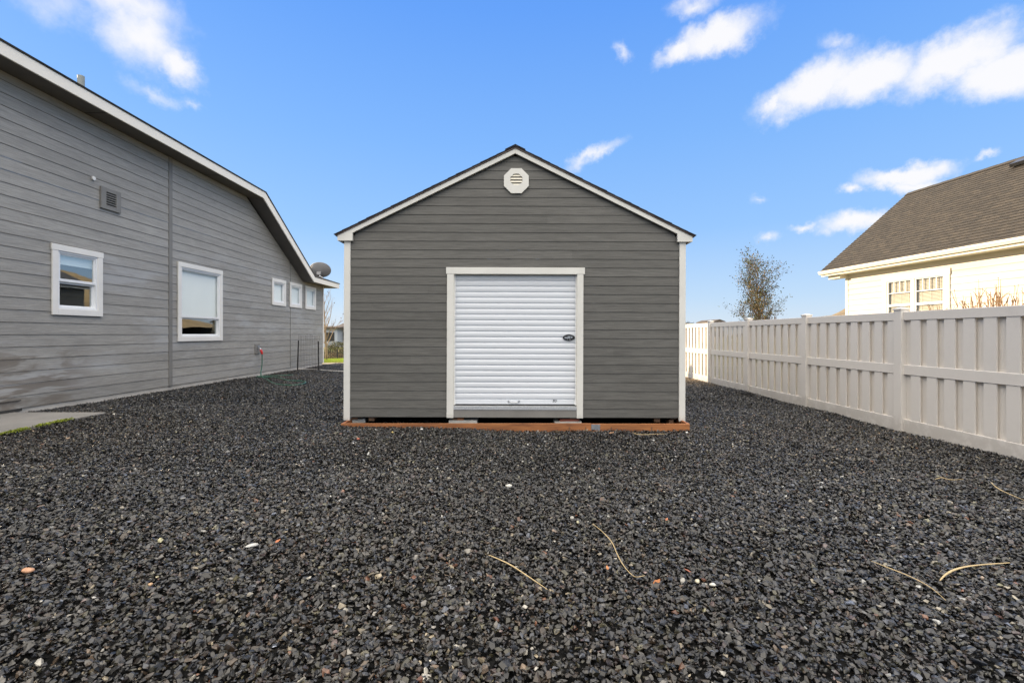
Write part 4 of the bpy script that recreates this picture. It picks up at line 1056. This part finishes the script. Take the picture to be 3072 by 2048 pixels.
M['far_tan'] = plain('far tan wall', (.34, .30, .24), .8, .08, .5)
M['far_roof'] = plain('far roof', (.085, .068, .055), .9, .2, .8)
far_house('pale blue-grey house in the distance between grey house and shed', pxd(930, 60), pxd(1012, 60), 60, 8, -.4, pzd(981, 60), pzd(976, 60), M['far_wall'], M['far_roof'])
far_house('tan house with brown roof in the distance next to the left edge of the shed', pxd(1014, 62), pxd(1090, 62), 62, 8, -.4, pzd(982, 62), pzd(964, 62), M['far_tan'], M['far_roof'])
far_house('distant house whose dark roof tip shows above the fence near the shed', pxd(2146, 90), pxd(2168, 90), 90, 8, 0, pzd(964, 90), pzd(957.5, 90), M['far_tan'], M['far_roof'], 'y')

def hill():
    prof = [(2380, 985), (2440, 960), (2500, 947), (2535, 941), (2640, 903), (2750, 856), (2802, 830), (2850, 798), (2900, 784), (3000, 775), (3200, 790), (3500, 820), (3900, 870), (4500, 940), (5200, 985)]
    d = 260.; n = 15; nx = 90; xs = np.linspace(pxd(2360, d), pxd(5300, d), nx); px = [pxd(a, d) for a, b in prof]; pz = [pzd(b, d) for a, b in prof]
    V = []; 
    for j in range(n):
        t = j/(n-1)
        for i, x in enumerate(xs):
            top = np.interp(x, px, pz)+2.0*math.sin(x*.09)*min(1, max(0, np.interp(x, px, pz)/12))
            k = math.sin(math.pi*t)**.8; V.append((x, d-70+140*t+6*math.sin(x*.05+j), -2+(top+2)*k*(1+.04*math.sin(x*.21+j*1.3))))
    Fc = [(j*nx+i, j*nx+i+1, (j+1)*nx+i+1, (j+1)*nx+i) for j in range(n-1) for i in range(nx-1)]
    me = bpy.data.meshes.new('hill'); me.from_pydata(V, [], Fc); me.materials.append(plain('dry hill', (.17, .125, .065), .95, .4, .04, fine=.5)); me.polygons.foreach_set('use_smooth', [True]*len(me.polygons)); me.update()
    o = bpy.data.objects.new('hill', me); C.objects.link(o); tag(o, kind='structure')
hill()


# ------------------------------------------------------------------ wire mesh panel with stakes, hoses
wx0, wx1, wy = -8.18, -7.36, 18.1
g0 = H(wx0, wy); pg = empty('wire_mesh_panel', ((wx0+wx1)/2, wy, g0)); tag(pg, 'wire mesh panel on two dark stakes by the far end of the grey house', 'wire panel')
cxm = (wx0+wx1)/2
mb = MB(); mb.tube([(wx0-cxm, 0, -.1), (wx0-cxm+.045, 0, 1.15)], .024, 6); mb.build('stake', M['stake'], pg)
mb = MB(); mb.tube([(wx1-cxm, 0, -.15), (wx1-cxm-.02, 0, 1.12)], .024, 6); mb.build('stake', M['stake'], pg)
mb = MB(); a, b = wx0-cxm+.04, wx1-cxm-.01
for i in range(14):
    t_ = i/13; x = a+(b-a)*t_; tp_ = 1.36-.05*math.sin(t_*9); mb.tube([(x, .0, .03), (x+.01, .015*math.sin(i), .6), (x+.02*math.sin(i*2), .03, tp_)], .0034, 3, cap=False)
for j in range(17):
    z = .05+j*.078; mb.tube([(a, 0, z), ((a+b)/2, .02, z-.015+.01*math.sin(j)), (b, 0, z)], .0034, 3, cap=False)
mb.build('mesh', M['drip'], pg)
def curve_tube(name, pts, r, m, label, cat, group=None, n=8, sub=6, ends=None):
    """smooth tube through world points"""
    P = [Vector(p) for p in pts]; out = []
    for i in range(len(P)-1):
        p0, p1, p2, p3 = P[max(i-1, 0)], P[i], P[i+1], P[min(i+2, len(P)-1)]
        for k in range(sub):
            t_ = k/sub; out.append(.5*((2*p1)+(p2-p0)*t_+(2*p0-5*p1+4*p2-p3)*t_*t_+(3*p1-p0-3*p2+p3)*t_**3))
    out.append(P[-1]); o0 = P[0].copy(); mb = MB(); k = len(out)
    rr = [r]*k if ends is None else [r*(ends[0]+(1-ends[0])*min(1, i/(k*.3)))*(ends[1]+(1-ends[1])*min(1, (k-1-i)/(k*.5))) for i in range(k)]
    mb.tube([p-o0 for p in out], rr, n); o = mb.build(name, m, smooth=True); o.location = o0; tag(o, label, cat, group); return o
X = -D
hp = [(X+.17, 15.64, .84), (X+.19, 15.60, .5), (X+.23, 15.45, .20)]
g2 = [ground_pt(px, py, .02) for px, py in ((788, 1131), (800, 1137), (815, 1147), (840, 1153), (880, 1155), (908, 1151), (917, 1146.5), (905, 1143), (870, 1141), (850, 1137), (835, 1133), (800, 1131), (770, 1129.5), (800, 1127.5), (840, 1126), (880, 1124.5))]
curve_tube('garden_hose', hp+g2, .017, M['hose'], 'green garden hose hanging from the wall tap and coiled on the gravel', 'hose')
curve_tube('white_hose', [ground_pt(px, py, .02) for px, py in ((882, 1108.5), (930, 1107.5), (960, 1109), (985, 1111.5), (1035, 1114))], .016, M['white_hose'], 'thin white hose on the gravel behind the wire mesh panel', 'hose')

# ------------------------------------------------------------------ straws, leaves and stones on the gravel
g_ = 'dry straws lying on the gravel'
SL = [([(1465,1663),(1525,1690),(1580,1725),(1642,1767)], .0045, 'thick straight dry straw in the middle foreground gravel'),
      ([(1777,1570),(1805,1592),(1835,1625),(1852,1662),(1872,1697),(1903,1728),(1935,1725)], .0033, 'long curved dry straw hooked at its near end'),
      ([(2612,1681),(2660,1700),(2730,1728),(2790,1760),(2838,1800)], .0030, 'thin arched dry straw left of the thick bent one'),
      ([(2820,1740),(2838,1722),(2870,1706),(2925,1695),(3030,1687)], .0062, 'thick bent yellow straw at the lower right'),
      ([(2972,1446),(2996,1466),(3030,1482),(3078,1502)], .0045, 'dry straw running out of the picture at the right edge'),
      ([(1898,1296),(1908,1301),(1930,1303),(1998,1300.5)], .0050, 'dry straw lying right before the rust-brown timber board'),
      ([(2805,1437),(2825,1432),(2850,1438),(2890,1437)], .0035, 'small pale straw on the gravel below the fence')]
for pts, r, lb in SL:
    curve_tube('straw', [ground_pt(px, py, .034) for px, py in pts], r, M['straw'], lb, 'straw', g_, 6, 5, (.55, .45))
def dead_leaf(px, py, size, col, label, rz):
    p = ground_pt(px, py, .03); mb = MB(); q = [(-1, 0, .12), (-.55, -.38, .02), (0, -.5, .10), (.6, -.3, .0), (1, .05, .22), (.5, .34, .05), (-.1, .48, .16), (-.6, .32, .0)]
    for i in range(8): mb.poly([(0, 0, .0), tuple(size*c for c in q[i]), tuple(size*c for c in q[(i+1) % 8])])
    o = mb.build('dead_leaf', plain('leaf '+label[:12], col, .6, .3, 40)); o.location = p; o.rotation_euler = (R(8), R(-12), rz); tag(o, label, 'leaf', 'dead leaves on the gravel')
dead_leaf(1970, 1745, .030, (.33, .12, .035), 'orange curled leaf at the end of the hooked straw', .5)
dead_leaf(1822, 1702, .020, (.38, .16, .06), 'small orange leaf left of the hooked straw', 1.5)
dead_leaf(2062, 1710, .024, (.26, .09, .05), 'reddish brown leaf right of the hooked straw', 2.5)
dead_leaf(2000, 1557, .020, (.36, .13, .06), 'small rust leaf in the mid gravel right of the hooked straw', .9)
dead_leaf(1834, 1298, .045, (.28, .16, .09), 'tan leaf against the timber board below the joining plate', .2)
dead_leaf(833, 1622, .022, (.38, .13, .05), 'orange leaf beside the large white stone', 1.1)
def pebble(px, py, size, col, label, flat=.5):
    p = ground_pt(px, py, .025); bm = bmesh.new(); bmesh.ops.create_icosphere(bm, subdivisions=2, radius=1)
    rd = random.Random(px)
    a, b, c = rd.uniform(0, 6), rd.uniform(0, 6), rd.uniform(0, 6)
    for v in bm.verts:
        k = 1+.12*math.sin(v.co.x*3+a)+.1*math.sin(v.co.y*4+b)+.08*math.sin(v.co.z*5+c); v.co = Vector((v.co.x*size*k, v.co.y*size*.7*k, v.co.z*size*flat*k))
    me = bpy.data.meshes.new('pebble'); bm.to_mesh(me); bm.free(); me.materials.append(plain('pebble '+label[:14], col, .6, .2, 60, bumpd=.001))
    me.polygons.foreach_set('use_smooth', [True]*len(me.polygons)); o = bpy.data.objects.new('pebble', me); C.objects.link(o); o.location = p; o.rotation_euler = (0, .1, rd.uniform(0, 3)); tag(o, label, 'stone', 'odd stones among the dark gravel')
pebble(84, 1710, .031, (.44, .24, .14), 'smooth salmon-orange pebble at the lower left')
pebble(755, 1635, .036, (.48, .47, .44), 'large flat white stone left of the middle', .35)
pebble(1526, 1457, .030, (.60, .58, .52), 'round white stone in the gravel before the shed door', .6)
pebble(1075, 1316, .028, (.42, .14, .09), 'red stone near the left end of the timber board')
pebble(1178, 1296, .024, (.50, .38, .14), 'yellow stone before the left part of the timber board')
pebble(1265, 1287, .026, (.62, .60, .58), 'white stone touching the timber board left of the door')
pebble(2060, 1297, .026, (.60, .60, .58), 'white stone below the right end of the timber board')
pebble(2092, 1742, .020, (.5, .46, .34), 'small cream pebble right of the orange curled leaf')
pebble(2137, 1752, .018, (.62, .60, .52), 'small white pebble in the lower middle right')
pebble(450, 1752, .014, (.46, .30, .17), 'tan pebble at the lower left of the gravel')
